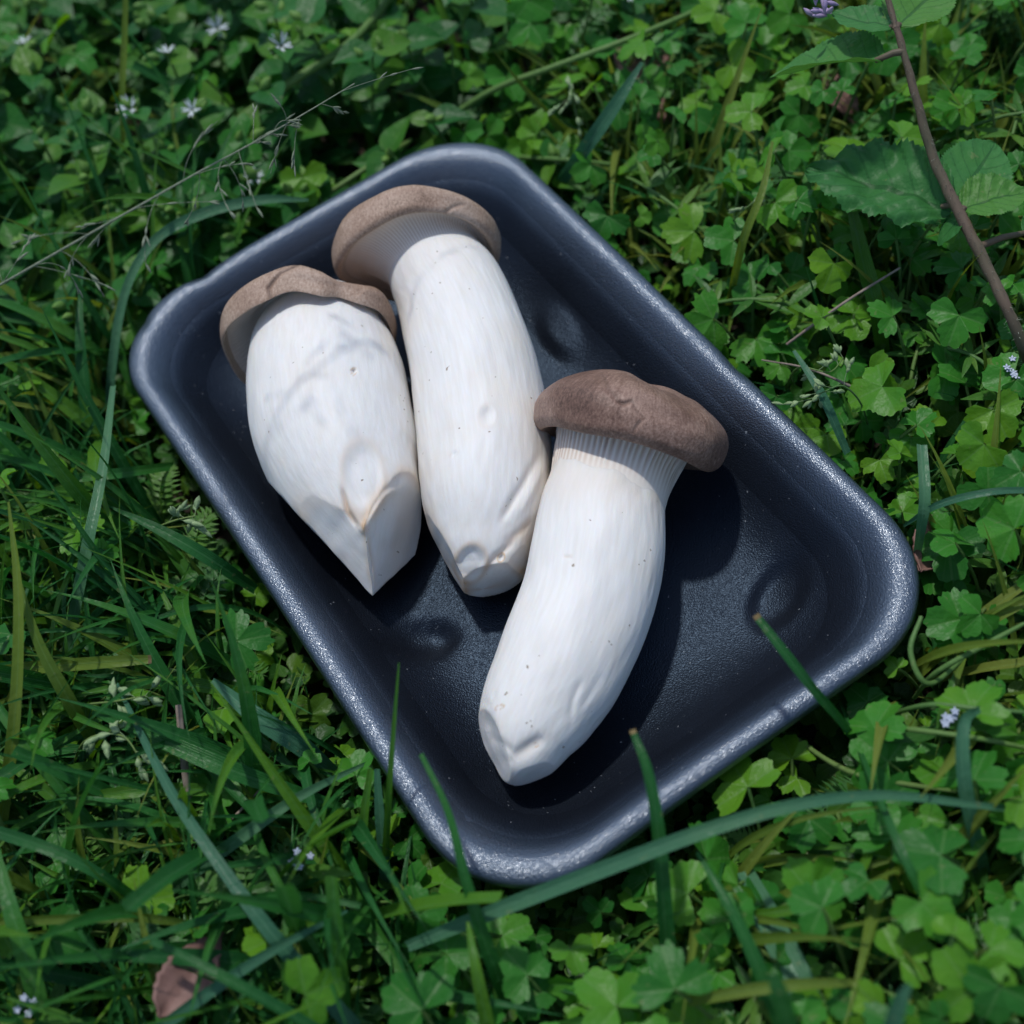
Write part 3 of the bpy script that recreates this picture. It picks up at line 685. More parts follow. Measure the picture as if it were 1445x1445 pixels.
def hmax(p):
    d = float(tray_sdf(np.array([p[0], p[1], RIM_Z])))
    return d, 1.55 + min(max(d, 0) * 0.55, 2.6) - GZ          # allowed plant height above the ground

NUM = {1: 'one', 2: 'two', 3: 'three', 4: 'four', 5: 'five', 6: 'six', 7: 'seven', 8: 'eight', 9: 'nine', 10: 'ten', 11: 'eleven', 12: 'twelve'}
def clock(px, py):
    """whereabouts round the tray, seen from its middle"""
    hh = int(round((math.degrees(math.atan2(px - 730, -(py - 730))) % 360) / 15)) % 24
    h = (hh // 2) or 12
    d = float(tray_sdf(unproj(px, py, 0.4)))
    w = 'beside the tray rim' if d < 1.6 else ('near the picture edge' if min(px, py, 1445 - px, 1445 - py) < 130 else 'midway to the edge')
    return w + (", at half past %s" % NUM[h] if hh % 2 else ", at %s o'clock" % NUM[h]), '%s the tray' % {12: 'above', 1: 'above', 11: 'above', 2: 'upper right of', 3: 'right of', 4: 'right of', 5: 'lower right of', 6: 'below', 7: 'below', 8: 'lower left of', 9: 'left of', 10: 'upper left of'}[h]

def lobed_plant(base, px, py, nl, lo=0.45, rnd=None, size=1.0):
    d, H = hmax(base)
    J = Joiner(); leaves = []
    a0 = rng.uniform(0, 2 * PI)
    for k in range(nl):
        for tr in range(4):
            a = a0 + k * 2.4 + rng.normal() * 0.3; out = rng.uniform(0.5, 1.7); h = H * rng.uniform(lo, 1.0)
            tip = base + np.array([math.cos(a) * out, math.sin(a) * out, h]); sz = rng.uniform(0.40, 0.98) * size * (0.85 if d < 1.5 else 1)
            if tray_sdf(tip) > sz * 0.45: break
        else: continue
        t = np.linspace(0, 1, 8)[:, None]; mid = base + np.array([math.cos(a) * out * 0.3, math.sin(a) * out * 0.3, h * 0.7])
        P = (1 - t) ** 2 * base + 2 * t * (1 - t) * mid + t ** 2 * tip
        V, F = tube(P, 0.045, 5); J.add(V, F, luv=np.zeros((len(V), 3)), rnd=np.full(len(V), rng.uniform()))
        nd = np.array([rng.normal() * 0.36, -0.16 + rng.normal() * 0.36, 1.0]); nd += 0.25 * np.array([math.cos(a), math.sin(a), 0]); nd /= np.linalg.norm(nd)
        b = rng.normal() * 0.7; yd = np.array([math.cos(a + b), math.sin(a + b), 0]); yd = yd - (yd @ nd) * nd
        leaves.append((yd, nd, tip, sz))
    if not leaves: return None
    big = np.mean([l[3] for l in leaves]); cl, gr = clock(px, py)
    r = obj('lobed_leaf_plant', None, M=MT(base), label='lobed plant with %s %s leaves %s' % (NUM[len(leaves)], 'large' if big > 0.76 else ('small' if big < 0.6 else 'medium'), cl), cat='plant', group='lobed-leaf plants ' + gr)
    obj('stalk', J.mesh('stalk', base), M_stalk, r)
    for yd, nd, tip, sz in leaves:
        me = L_lobed[rng.integers(len(L_lobed))] if rng.uniform() < 0.9 else L_round[rng.integers(3)]
        obj('leaf', me, None, r, frame(yd, nd, tip - base, sz))
    return r

def chickweed(base, px, py, flower=True, size=1.0):
    d, H = hmax(base); H = H * rng.uniform(0.75, 1.12)
    a = rng.uniform(0, 2 * PI)
    lean = rng.uniform(0.2, 1.4)
    top = base + np.array([math.cos(a) * lean, math.sin(a) * lean, H])
    if tray_sdf(top) < 0.4: return None
    t = np.linspace(0, 1, 10)[:, None]; mid = base + np.array([math.cos(a + 1) * lean * 0.7, math.sin(a + 1) * lean * 0.7, H * 0.5])
    P = (1 - t) ** 2 * base + 2 * t * (1 - t) * mid + t ** 2 * top
    V, F = tube(P, np.linspace(0.07, 0.045, 10), 6)
    r = obj('chickweed_sprig', None, M=MT(base), label='%s chickweed sprig %s %s' % ('tall' if H > 4.9 else ('short' if H < 3.6 else 'medium'), 'in white flower' if flower else 'in green bud', clock(px, py)[0]), cat='plant', group='chickweed sprigs ' + clock(px, py)[1])
    obj('stem', mesh_np('stem', V - base, F, stalk_attr(len(V))), M_stalk, r)
    nn = 5
    for k in range(nn):
        f = 0.35 + 0.65 * k / (nn - 1); p = np.array([np.interp(f, t[:, 0], P[:, i]) for i in range(3)])
        aa = a + k * PI / 2 + rng.normal() * 0.3
        for s in (0, PI):
            dr = np.array([math.cos(aa + s), math.sin(aa + s), rng.uniform(-0.1, 0.5)]); sz = rng.uniform(0.9, 1.6) * size * (1.15 - 0.45 * k / nn)
            if tray_sdf(p + dr * sz) < 0.15: continue
            obj('leaf', L_chick[rng.integers(8)], None, r, frame(dr, np.array([rng.normal() * .3, rng.normal() * .3, 1.0]), p - base, sz))
    up = np.array([rng.normal() * 0.3, -0.3 + rng.normal() * 0.3, 1.0])
    x, y, z = ortho(up); M = Matrix.Identity(4)
    pt = top - base + np.array([0, 0, 0.12])
    if flower:
        f = obj('flower', ME_flower, None, r, frame(y, z, pt, 0.95 * rng.uniform(0.8, 1.1))); obj('sepals', ME_sepal, None, f)
    for k in range(2):
        bd = np.array([rng.normal(), rng.normal(), 1.2]); x, y, z = ortho(bd); obj('bud', ME_bud, None, r, frame(y, z, pt + np.array([rng.normal() * .2, rng.normal() * .2, -.1]), rng.uniform(0.8, 1.3)))
    return r

def grass_tuft(base, px, py, nb, yellow=False, lng=(4, 9), name='grass_tuft'):
    cl, gr = clock(px, py); pool = L_blade_y if yellow else L_blade
    d = float(tray_sdf(base)); blades = []
    for k in range(nb):
        for tr in range(5):
            a = rng.uniform(0, 2 * PI); ln = rng.uniform(*lng)
            me = rng.integers(len(pool)); tip = base + np.array([-math.sin(a) * ln * 0.6, math.cos(a) * ln * 0.6, 0]); md = base + (tip - base) * 0.5
            dv = np.array([-math.sin(a), math.cos(a), 0]) * ln
            if min(tray_sdf(base + dv * f) for f in (0.2, 0.4, 0.6, 0.8, 0.95)) > 0.45 + 0.06 * ln: break
        else: continue
        blades.append((a, ln, me))
    if not blades: return
    r = obj(name, None, M=MT(base), label='%s tuft of %s %s blades %s' % ('yellow-green' if yellow else 'green', NUM[len(blades)], 'long' if max(b[1] for b in blades) > 0.8 * lng[1] else 'short', cl), cat='grass', group=('yellow-green grass tufts ' if yellow else 'grass tufts ') + gr)
    for a, ln, me in blades:
        obj('blade', pool[me], None, r, MT((rng.normal() * .15, rng.normal() * .15, 0), a, ln, (rng.normal() * 0.2, rng.normal() * 0.2) if d > 3.2 else (0, 0)))

def weights(px, py):
    x, y = px / 1445, py / 1445
    s = lambda a: float(np.clip(a, 0, 1))
    chick = s((0.50 - x) * 6) * s((0.40 - y) * 6) + 0.25 * s((0.75 - x) * 5) * s((0.2 - y) * 8)
    grass = 0.95 * s((0.42 - x) * 6) * s((y - 0.26) * 6) + 0.05 + 0.18 * s((x - 0.8) * 5) * s((.5 - y) * 4)
    lobed = 0.05 + 0.85 * s((x - 0.42) * 5) * s(0.22 + 1.3 * y) + 0.45 * s((y - 0.72) * 6) * s((x - 0.27) * 8)
    yell = 0.30 * s((x - 0.75) * 6) * s((0.25 - y) * 6) + 0.22 * s((x - .8) * 6) + 0.10 * s((.3 - x) * 6) + 0.04
    return chick, grass, lobed, yell

placed = []
def try_place(n, mind, kindw, build, lim, seed=0, margin=130, zref=0.4, rim=0.15):
    c = 0
    for _ in range(n):
        px, py = rng.uniform(-margin, 1445 + margin), rng.uniform(-margin, 1445 + margin)
        if rng.uniform() > kindw(px, py): continue
        b = unproj(px, py, zref); b[2] = GZ
        if tray_sdf(b) < rim: continue
        if any((b[0] - q[0]) ** 2 + (b[1] - q[1]) ** 2 < mind * mind for q in build.pts): continue
        r = build(b, px, py)
        if r is False: continue
        build.pts.append((b[0], b[1])); c += 1
        if c >= lim: break
    return c

def feathery(base, px, py):
    d, H = hmax(base); nf = int(rng.integers(3, 6)); fr = []
    for k in range(nf):
        a = rng.uniform(0, 2 * PI); ln = rng.uniform(1.6, 3.2)
        tip = base + np.array([math.cos(a), math.sin(a), 0]) * ln * 0.8
        if tray_sdf(tip) < 0.3: continue
        fr.append((a, ln, H * rng.uniform(0.35, 0.8)))
    if not fr: return False
    r = obj('feathery_plant', None, M=MT(base), label='plant with %s finely divided feathery leaves %s' % (NUM[len(fr)], clock(px, py)[0]), cat='plant', group='feathery plants ' + clock(px, py)[1])
    for a, ln, h in fr:
        dr = np.array([math.cos(a), math.sin(a), 0.0]); sd = np.array([-math.sin(a), math.cos(a), 0]); t = np.linspace(0, 1, 9)
        P = dr * (ln * t)[:, None] + np.array([0, 0, 1.0]) * (h * np.sin(t * 2.0) ** 0.8)[:, None]
        J = Joiner(); V, F = tube(P, np.linspace(0.035, 0.015, 9), 4); J.add(V, F, luv=np.zeros((len(V), 3)), rnd=np.zeros(len(V)))
        for k in range(11):
            f = 0.25 + 0.75 * k / 11; p = np.array([np.interp(f, t, P[:, i]) for i in range(3)]); L = 0.55 * math.sin(PI * (0.2 + 0.75 * f)) + 0.1
            for s_ in (-1, 1):
                for b in (0.5, 0.0, -0.35):
                    dd = sd * s_ * math.cos(b) + dr * (0.5 + math.sin(b)) + np.array([0, 0, 0.15 + rng.normal() * .1]); q = p + dd * L * (0.7 if b else 1.0); w = dr * 0.045
                    V = np.stack([p - w * .5, p + w * .5, (p + q) / 2 + w * 1.3 + np.array([0, 0, .03]), q, (p + q) / 2 - w * 1.3]); J.add(V, np.array([[0, 1, 2], [0, 2, 4], [4, 2, 3]]), luv=np.zeros((5, 3)), rnd=np.zeros(5))
        obj('leaf', J.mesh('feather_leaf'), M_chick, r)

def cleaver(base, px, py):
    d, H = hmax(base); a = rng.uniform(0, 2 * PI); ln = rng.uniform(3, 6.5)
    end = base + np.array([math.cos(a) * ln, math.sin(a) * ln, H * rng.uniform(0.5, 1.0)]); mid = base + np.array([math.cos(a + .5) * ln * .45, math.sin(a + .5) * ln * .45, H * 0.95])
    if tray_sdf(end) < 0.5 or tray_sdf(mid) < 0.5: return False
    t = np.linspace(0, 1, 12)[:, None]; P = (1 - t) ** 2 * base + 2 * t * (1 - t) * mid + t ** 2 * end
    V, F = tube(P, 0.055, 5)
    r = obj('trailing_sprig', None, M=MT(base), label='trailing yellow-green sprig with narrow leaves %s' % clock(px, py)[0], cat='plant', group='trailing sprigs ' + clock(px, py)[1])
    obj('stem', mesh_np('stem', V - base, F, stalk_attr(len(V))), M_stalk, r)
    for k in range(4):
        f = 0.4 + 0.6 * k / 3; p = np.array([np.interp(f, t[:, 0], P[:, i]) for i in range(3)])
        for q in range(5):
            b = rng.uniform(0, 2 * PI); dr = np.array([math.cos(b), math.sin(b), rng.uniform(0, .6)])
            obj('leaf', L_lance[rng.integers(4)], None, r, frame(dr, np.array([0.1, 0, 1.0]), p - base, rng.uniform(0.6, 1.3)))

b1 = lambda b, px, py: lobed_plant(b, px, py, int(rng.integers(2, 6)), size=1.0, lo=0.5 if px > 600 else 0.3); b1.pts = []
n1 = try_place(9000, 1.12, lambda x, y: weights(x, y)[2], b1, 300)
b2 = lambda b, px, py: chickweed(b, px, py, flower=rng.uniform() < 0.2, size=1.15); b2.pts = []
n2 = try_place(6000, 1.3, lambda x, y: weights(x, y)[0], b2, 110)
b3 = lambda b, px, py: grass_tuft(b, px, py, int(rng.integers(3, 9)), lng=(3, 5.5) if px > 620 else (4, 9.5)); b3.pts = []
n3 = try_place(9000, 1.0, lambda x, y: weights(x, y)[1], b3, 260)
b4 = lambda b, px, py: grass_tuft(b, px, py, int(rng.integers(4, 9)), yellow=True, lng=(4, 8)); b4.pts = []
n4 = try_place(4000, 1.2, lambda x, y: weights(x, y)[3], b4, 80)
b5 = lambda b, px, py: feathery(b, px, py); b5.pts = []
n5 = try_place(2000, 1.8, lambda x, y: 0.4, b5, 40)
b6 = lambda b, px, py: cleaver(b, px, py); b6.pts = []
n6 = try_place(2500, 1.7, lambda x, y: 0.9 * (x > 1050) + 0.25 * (x > 600) * (y < 350) + 0.05, b6, 34)
print('plants', n1, n2, n3, n4, n5, n6)

# ---- low undergrowth that nobody could count
def undergrowth():
    J = Joiner(); lo = [ovate_leaf(700 + k, 5, 3, 0.36) for k in range(5)] + [lobed_leaf(720 + k, 31, 3, 0.5, 2.6) for k in range(4)]
    for _ in range(11000):
        p = unproj(rng.uniform(-260, 1705), rng.uniform(-260, 1705), 0.0); d = tray_sdf(p)
        if d < -2.2: continue
        p[2] = GZ + (rng.uniform(0.1, 1.1) if d < 0.6 else rng.uniform(0.1, 2.6 if d > 1.6 else 1.8))
        V, F, uv = lo[rng.integers(len(lo))]
        nd = np.array([rng.normal() * .6, rng.normal() * .6, 1.0]); nd /= np.linalg.norm(nd); a = rng.uniform(0, 2 * PI); y = np.array([math.cos(a), math.sin(a), 0]); y = y - (y @ nd) * nd; y /= np.linalg.norm(y); x = np.cross(y, nd)
        sz = rng.uniform(0.35, 0.85)
        W = p + (V[:, :1] * x + V[:, 1:2] * y + V[:, 2:] * nd) * sz
        if d < 0.6: W[:, 2] = np.minimum(W[:, 2], -0.15)
        J.add(W, F, luv=uv * np.array([1, 1, 0]), rnd=np.full(len(V), rng.uniform()))
    obj('low_undergrowth', J.mesh('low_undergrowth'), M_under, kind='stuff', label='dense low green undergrowth covering the soil around the tray', cat='undergrowth')
    J = Joiner(); bl = [blade(760 + k, 7, (0.02, 0.03)[k % 2], (0.6, 1.2, 1.8)[k % 3]) for k in range(9)]
    J3 = Joiner()
    for _ in range(15000):
        px, py = rng.uniform(-260, 1705), rng.uniform(-260, 1705); p = unproj(px, py, 0.0); d = tray_sdf(p)
        if d < 0.3 or rng.uniform() > 0.10 + weights(px, py)[1] + 0.9 * (px > 820 and py < 420) + 0.12 * (px > 1000): continue
        p[2] = GZ; a = rng.uniform(0, 2 * PI); ln = rng.uniform(1.2, 3.2 if d < 1.5 else (6.0 if px < 620 or py < 420 else 4.4)); ca, sa = math.cos(a), math.sin(a)
        if tray_sdf(p + np.array([-sa, ca, 0]) * ln * .7) < 0.1: continue
        V, F, uv = bl[rng.integers(len(bl))]
        W = p + np.stack([V[:, 0] * ca - V[:, 1] * sa, V[:, 0] * sa + V[:, 1] * ca, V[:, 2]], -1) * ln
        (J3 if rng.uniform() < (0.75 if px > 820 and py < 420 else (0.6 if px > 1000 else 0.12)) else J).add(W, F, luv=uv, rnd=np.full(len(V), rng.uniform()))
    obj('fine_yellow_grass', J3.mesh('fine_yellow_grass'), M_grass_y, kind='stuff', label='fine yellow-green grass scattered thickest at the upper right', cat='grass')
    obj('fine_grass', J.mesh('fine_grass'), M_grass, kind='stuff', label='fine short grass growing between the leaves around the tray', cat='grass')
undergrowth()

# ================================================================== single things one can point to
M_grass_b = leaf_mat('bluish_grass_blade', (0.030, 0.115, 0.062), (0.050, 0.160, 0.085), (0.080, 0.200, 0.090), 'blade', gloss=0.34, transl=0.25, vein_col=(0.14, 0.30, 0.18))
M_brown_tip = simple_mat('withered_tip', (0.08, 0.05, 0.02), (0.20, 0.15, 0.06), 400, 0.7)

def px_path(pts, n):
    return catmull(np.array([unproj(*q) for q in pts]), n)

def hero_blade(label, pts, wpx, mat, roll=0.0, tip=False, name='grass_strand'):
    n = 40; P = px_path(pts, n); W = catmull(np.array(wpx, float), n)[:, 0]
    dep = (P - CAM_P) @ V_FWD; W = np.clip(W, 0.8, None) / 2 * dep / FPX
    t = np.gradient(P, axis=0); t /= np.linalg.norm(t, axis=1, keepdims=True)
    side = np.cross(t, V_FWD); side /= np.linalg.norm(side, axis=1, keepdims=True); nn = np.cross(side, t)
    rr = roll * np.linspace(0.4, 1, n); sd = side * np.cos(rr)[:, None] + nn * np.sin(rr)[:, None]; n2 = np.cross(sd, t); n2 = n2 * np.sign(-(n2 @ V_FWD))[:, None]
    v = np.array([-1, -0.5, 0, 0.5, 1.0])
    V = P[:, None] + sd[:, None] * (W[:, None] * v)[..., None] + n2[:, None] * (np.abs(v) * W[:, None] * 0.35)[..., None]
    org = P[-1] if P[-1][2] < P[0][2] else P[0]
    uv = np.stack([np.repeat(np.linspace(0, 1, n), 5), np.tile(v, n), np.zeros(5 * n)], -1)
    F = grid_faces(n, 5)
    if not tip:
        return obj(name, mesh_np('blade', V.reshape(-1, 3) - org, F, {'luv': uv, 'rnd': np.full(5 * n, rng.uniform())}), mat, M=MT(org), label=label, cat='grass blade')
    r = obj(name, None, M=MT(org), label=label, cat='grass blade')
    VV = V.reshape(-1, 3) - org; at = {'luv': uv, 'rnd': np.full(5 * n, rng.uniform())}
    k = 4
    obj('blade', mesh_np('blade', VV, F[k:], at), mat, r); obj('withered_tip', mesh_np('withered_tip', VV, F[:k], at), M_brown_tip, r)
    return r

B, G, Y = M_grass_b, M_grass, M_grass_y
HB = [
 ('thin upright blade whose tip crosses the left inner wall of the tray', [(563, 935, 5.6), (556, 1020, 4.6), (548, 1130, 3.0), (541, 1265, -0.6)], [2, 6, 9, 11], G, 0.2, 0),
 ('broad pale blade rising beside the lower left rim', [(532, 1085, 2.6), (536, 1150, 1.9), (542, 1210, 1.0), (546, 1300, -0.8)], [8, 14, 16, 14], B, 0, 0),
 ('slim blade left of the pale one at the lower left rim', [(523, 1085, 2.4), (514, 1150, 1.8), (512, 1220, 0.9), (522, 1300, -0.8)], [8, 12, 12, 10], G, 0.2, 0),
 ('bent blade with cut tip leaning over the lowest tray corner', [(594, 1064, 5.2), (632, 1145, 4.9), (658, 1245, 4.2), (690, 1345, 2.8), (738, 1460, 0.0)], [7, 10, 15, 22, 28], G, 0.3, 0),
 ('upright blade with frayed brown tip over the lower right rim', [(892, 1030, 5.4), (914, 1090, 5.2), (929, 1180, 4.4), (938, 1300, 2.8), (950, 1460, 0.0)], [9, 15, 20, 24, 24], G, 0.3, 1),
 ('long broad blade arching across the foreground below the tray', [(575, 1335, 2.6), (690, 1288, 3.4), (850, 1226, 4.3), (1000, 1170, 4.7), (1130, 1134, 4.6), (1250, 1122, 4.2), (1380, 1136, 3.5), (1500, 1150, 2.4)], [16, 22, 23, 21, 18, 14, 10, 7], B, 0.15, 0),
 ('blade with browned tip poking over the right lower rim', [(1066, 868, 5.2), (1108, 922, 5.0), (1150, 976, 4.3), (1188, 1020, 3.0), (1222, 1070, 0.6)], [10, 14, 14, 12, 10], G, 0.2, 1),
 ('yellow-green upright blade at the top left edge', [(178, -30, 7.0), (176, 60, 5.5), (173, 130, 4.4), (174, 200, 3.0)], [7, 9, 9, 7], Y, 0, 0),
 ('stiff bluish blade beyond the upper right rim', [(906, 88, 4.4), (868, 148, 3.8), (832, 200, 3.0), (792, 256, 1.2)], [5, 18, 20, 16], B, 0.2, 0),
 ('arched blade curving beside the upper left tray corner', [(435, 282, 3.0), (370, 282, 3.4), (290, 300, 3.6), (220, 338, 3.5), (178, 408, 3.0), (158, 520, 1.8), (152, 640, -0.2)], [4, 13, 15, 13, 12, 12, 10], B, 0.3, 0),
 ('pale vertical blade left of the tray', [(160, 545, 3.6), (146, 660, 3.9), (122, 780, 3.5), (96, 920, 1.2), (86, 1000, -0.5)], [8, 14, 17, 15, 12], B, 0, 0),
 ('short level blade with torn end at the left rim', [(112, 674, 3.0), (170, 668, 2.8), (245, 658, 1.4)], [13, 15, 12], G, 0.2, 0),
 ('dark pointed blade beside the left rim', [(153, 714, 3.4), (220, 745, 3.2), (290, 785, 2.6), (360, 832, 1.0)], [2, 14, 20, 14], G, 0.4, 0),
 ('level yellowish blade with browned end at the left edge', [(214, 930, 3.4), (150, 934, 3.5), (70, 940, 3.2), (-40, 948, 2.2)], [12, 17, 18, 18], Y, 0, 1),
 ('tall yellow-green blade at the left edge', [(12, 708, 6.5), (26, 840, 5.6), (22, 1000, 4.2), (4, 1150, 2.0), (-10, 1250, 0)], [3, 13, 17, 18, 16], Y, 0.2, 0),
 ('yellow-green blade leaning beside the tall one at the left edge', [(18, 790, 5.6), (52, 900, 4.8), (96, 985, 3.6), (140, 1060, 1.6)], [4, 14, 20, 14], Y, 0.3, 0),
 ('light blade slanting up to the left rim at lower left', [(520, 1075, 2.0), (420, 1125, 3.0), (320, 1195, 3.0), (225, 1268, 1.2)], [4, 14, 19, 14], B, 0.2, 0),
 ('green blade entering from the left edge at lower left', [(-20, 1168, 4.2), (80, 1202, 4.2), (160, 1245, 3.4), (225, 1290, 1.2)], [18, 18, 15, 10], G, 0.3, 0),
 ('long blade slanting down to the lower middle edge', [(165, 965, 3.4), (235, 1105, 4.0), (300, 1205, 4.2), (390, 1325, 3.8), (500, 1450, 2.2)], [5, 14, 17, 22, 24], B, 0.25, 0),
 ('pale blade slanting up through the lower left corner', [(490, 1285, 3.6), (390, 1338, 4.0), (300, 1396, 4.0), (200, 1470, 3.0)], [4, 13, 17, 17], B, 0.1, 0),
 ('level yellow-green blade at lower left', [(310, 1310, 2.4), (200, 1294, 3.4), (90, 1296, 3.8), (-30, 1300, 3.6)], [8, 15, 15, 12], Y, 0.3, 0),
 ('wide dark blade in the bottom left corner', [(-8, 1190, 4.5), (18, 1290, 4.4), (46, 1380, 3.8), (64, 1470, 2.6)], [10, 24, 28, 26], G, 0.3, 0),
 ('pale upright blade beside the right tray corner', [(1300, 628, 3.4), (1304, 700, 3.2), (1298, 750, 2.4), (1288, 810, 0.6)], [15, 17, 15, 10], B, 0.1, 0),
 ('thin level blade at the right edge', [(1275, 742, 2.2), (1325, 712, 3.2), (1400, 694, 3.6), (1480, 692, 3.4)], [4, 10, 10, 8], B, 0.2, 0),
 ('dark upright blade under the big crinkled leaf', [(1200, 290, 3.2), (1218, 370, 3.0), (1236, 440, 2.2), (1248, 530, 0)], [14, 24, 24, 20], G, 0.1, 0),
 ('arched bluish blade at the lower right edge', [(1382, 1000, 3.8), (1360, 1020, 4.2), (1358, 1090, 3.8), (1372, 1170, 2.6), (1392, 1240, 0.6)], [10, 18, 22, 22, 16], B, 0.2, 0),
 ('slanting blade in the lower right leaf mat', [(984, 1203, 4.0), (1035, 1290, 4.0), (1078, 1385, 3.4), (1110, 1470, 2.2)], [6, 16, 22, 22], G, 0.25, 0),
 ('broad lighter blade lying in the lower right leaf mat', [(1050, 1230, 1.6), (1090, 1310, 2.0), (1130, 1390, 2.2), (1160, 1470, 1.6)], [26, 40, 42, 36], B, 0.0, 0),
 ('near blurred dark blade at the bottom edge', [(1090, 1375, 6.6), (1102, 1410, 6.2), (1122, 1490, 5.0)], [16, 26, 30], G, 0, 0),
 ('near blurred bluish blade at the bottom right', [(1282, 1388, 6.6), (1266, 1420, 6.3), (1246, 1490, 5.4)], [10, 24, 28], B, 0, 0),
 ('curled strap-like blade among the lower right leaves', [(1020, 1288, 1.4), (1090, 1288, 2.2), (1160, 1268, 2.6), (1208, 1235, 2.8), (1232, 1192, 2.2)], [13, 15, 15, 14, 10], G, 0.5, 0),
 ('yellowish level blade near the bottom right', [(970, 1412, 3.0), (1060, 1396, 3.6), (1140, 1388, 3.6), (1230, 1386, 3.0)], [16, 18, 16, 8], Y, 0.2, 0),
 ('slanting green blade in front of the lower right leaves', [(1185, 990, 1.0), (1245, 1140, 3.6), (1300, 1260, 3.6), (1365, 1370, 1.6)], [6, 12, 14, 10], G, 0.3, 0),
 ('wide blue-green blade slanting in the lower left grass', [(300, 960, 2.8), (360, 1010, 2.8), (420, 1050, 2.0), (470, 1090, 0.6)], [8, 26, 28, 18], B, 0.5, 0),
 ('long dark blade across the lower left grass', [(130, 1005, 3.0), (230, 1045, 3.2), (340, 1092, 2.8), (480, 1140, 1.2)], [6, 22, 26, 14], G, 0.45, 0),
 ('blade standing between stalks right of the lower blade', [(660, 1300, 3.6), (672, 1370, 3.6), (690, 1460, 2.4)], [5, 16, 22], G, 0.2, 0),
 ('slanted pale blade right of the upper right rim', [(1120, 495, 3.0), (1160, 560, 2.8), (1195, 640, 1.6)], [5, 14, 12], B, 0.3, 0),
 ('yellow-green blade beyond the right rim', [(1090, 200, 4.4), (1075, 270, 4.2), (1048, 340, 3.4), (1028, 430, 1.2)], [4, 10, 12, 10], Y, 0.1, 0),
]
for lb, pts, wp, mt, rl, tp in HB: hero_blade(lb, pts, wp, mt, rl, bool(tp))

def stalk_thing(label, pts, wpx, mat, name='stalk', cat='stalk'):
    P = px_path(pts, 30); W = catmull(np.array(wpx, float), 30)[:, 0] / 2 * ((P - CAM_P) @ V_FWD) / FPX
    V, F = tube(P, W, 8); return obj(name, mesh_np(name, V - P[-1], F, stalk_attr(len(V))), mat, M=MT(P[-1]), label=label, cat=cat)
stalk_thing('dry pale straw lying above the right rim', [(1270, 378, 3.2), (1190, 428, 3.0), (1110, 486, 2.2)], [3, 4, 4], M_twig, 'dry_straw', 'straw')
stalk_thing('thick yellow-green stem slanting through the upper left growth', [(580, -40, 3.2), (500, 55, 3.4), (420, 110, 3.4), (330, 175, 2.4), (260, 240, 0.5)], [10, 11, 12, 12, 10], M_stalk, 'plant_stem', 'stem')
stalk_thing('yellow-green stem hugging the upper left rim', [(420, 300, 1.2), (480, 262, 1.9), (540, 222, 1.9), (580, 198, 1.2)], [7, 8, 8, 6], M_stalk, 'plant_stem', 'stem')
stalk_thing('olive stem emerging at the top of the tray', [(860, 232, 1.6), (800, 226, 2.0), (735, 222, 1.2)], [7, 8, 7], M_stalk, 'plant_stem', 'stem')
stalk_thing('yellowish stem running up to the right beyond the tray', [(600, 190, 1.0), (690, 130, 2.4), (780, 95, 3.2), (900, 50, 3.6), (1040, -10, 3.0)], [8, 9, 9, 8, 7], M_stalk, 'plant_stem', 'stem')
stalk_thing('grey-brown split twig standing in the lower left grass', [(252, 995, 3.2), (258, 1060, 2.8), (266, 1130, 2.0), (276, 1235, 0.0)], [10, 11, 11, 9], M_twig, 'dry_twig', 'twig')
stalk_thing('thin crooked dry twig in the lower left grass', [(376, 1104, 2.0), (345, 1138, 1.9), (322, 1160, 1.6), (295, 1178, 0.8)], [2, 4, 5, 5], M_twig, 'dry_twig', 'twig')
stalk_thing('thin brown twig right of the upper right rim', [(1075, 508, 2.0), (1140, 520, 2.4), (1200, 545, 2.2), (1230, 560, 1.0)], [2, 3, 4, 4], M_twig, 'dry_twig', 'twig')
for k, (pts) in enumerate([[(1445, 1005, 3.2), (1380, 1000, 3.4), (1310, 995, 3.0), (1250, 1010, 1.6)], [(1210, 1022, 1.4), (1290, 1030, 3.0), (1380, 1042, 3.2), (1460, 1058, 2.6)], [(1300, 870, 3.2), (1285, 920, 3.0), (1310, 965, 2.6), (1360, 930, 1.6)], [(1445, 880, 3.2), (1390, 910, 3.2), (1320, 950, 2.6), (1290, 985, 0.8)], [(1120, 1040, 1.0), (1180, 1080, 1.8), (1240, 1100, 2.4), (1370, 1120, 1.8)]]):
    stalk_thing(('pale stem lying level', 'yellowish stem lying level', 'curved pale stem', 'thick yellow stem slanting', 'slim stem lying low')[k] + ' right of the lower tray corner', pts, [6, 8, 8, 6], M_stalk, 'plant_stem', 'stem')

# ---- dead leaves
def dead_leaf(label, pts, z, wid, seed):
    a, b = unproj(*pts[0], z), unproj(*pts[1], z - 0.3); L = np.linalg.norm(b - a)
    V, F, uv = ovate_leaf(seed, 21, 11, wid, 0.05, 1.5, 0.03, 0.8)
    me = mesh_np('dead_leaf', V, F, {'luv': uv}); me.materials.append(M_dry)
    me.transform(Matrix.Identity(4))
    o = obj('dead_leaf', me, None, M=frame(b - a, np.array([0.3, -0.4, 1.0]), a, L), label=label, cat='dead leaf')
    md = o.modifiers.new('thickness', 'SOLIDIFY'); md.thickness = 0.0003
dead_leaf('reddish brown dead leaf lying in the lower left grass', [(225, 1435), (312, 1310)], 3.3, 0.27, 31)
dead_leaf('brown dead leaf among stems at the top centre', [(885, 40), (950, 170)], 1.5, 0.22, 32)
dead_leaf('grey-brown dead leaf beside the right tray corner', [(1300, 805), (1338, 700)], 1.6, 0.20, 33)
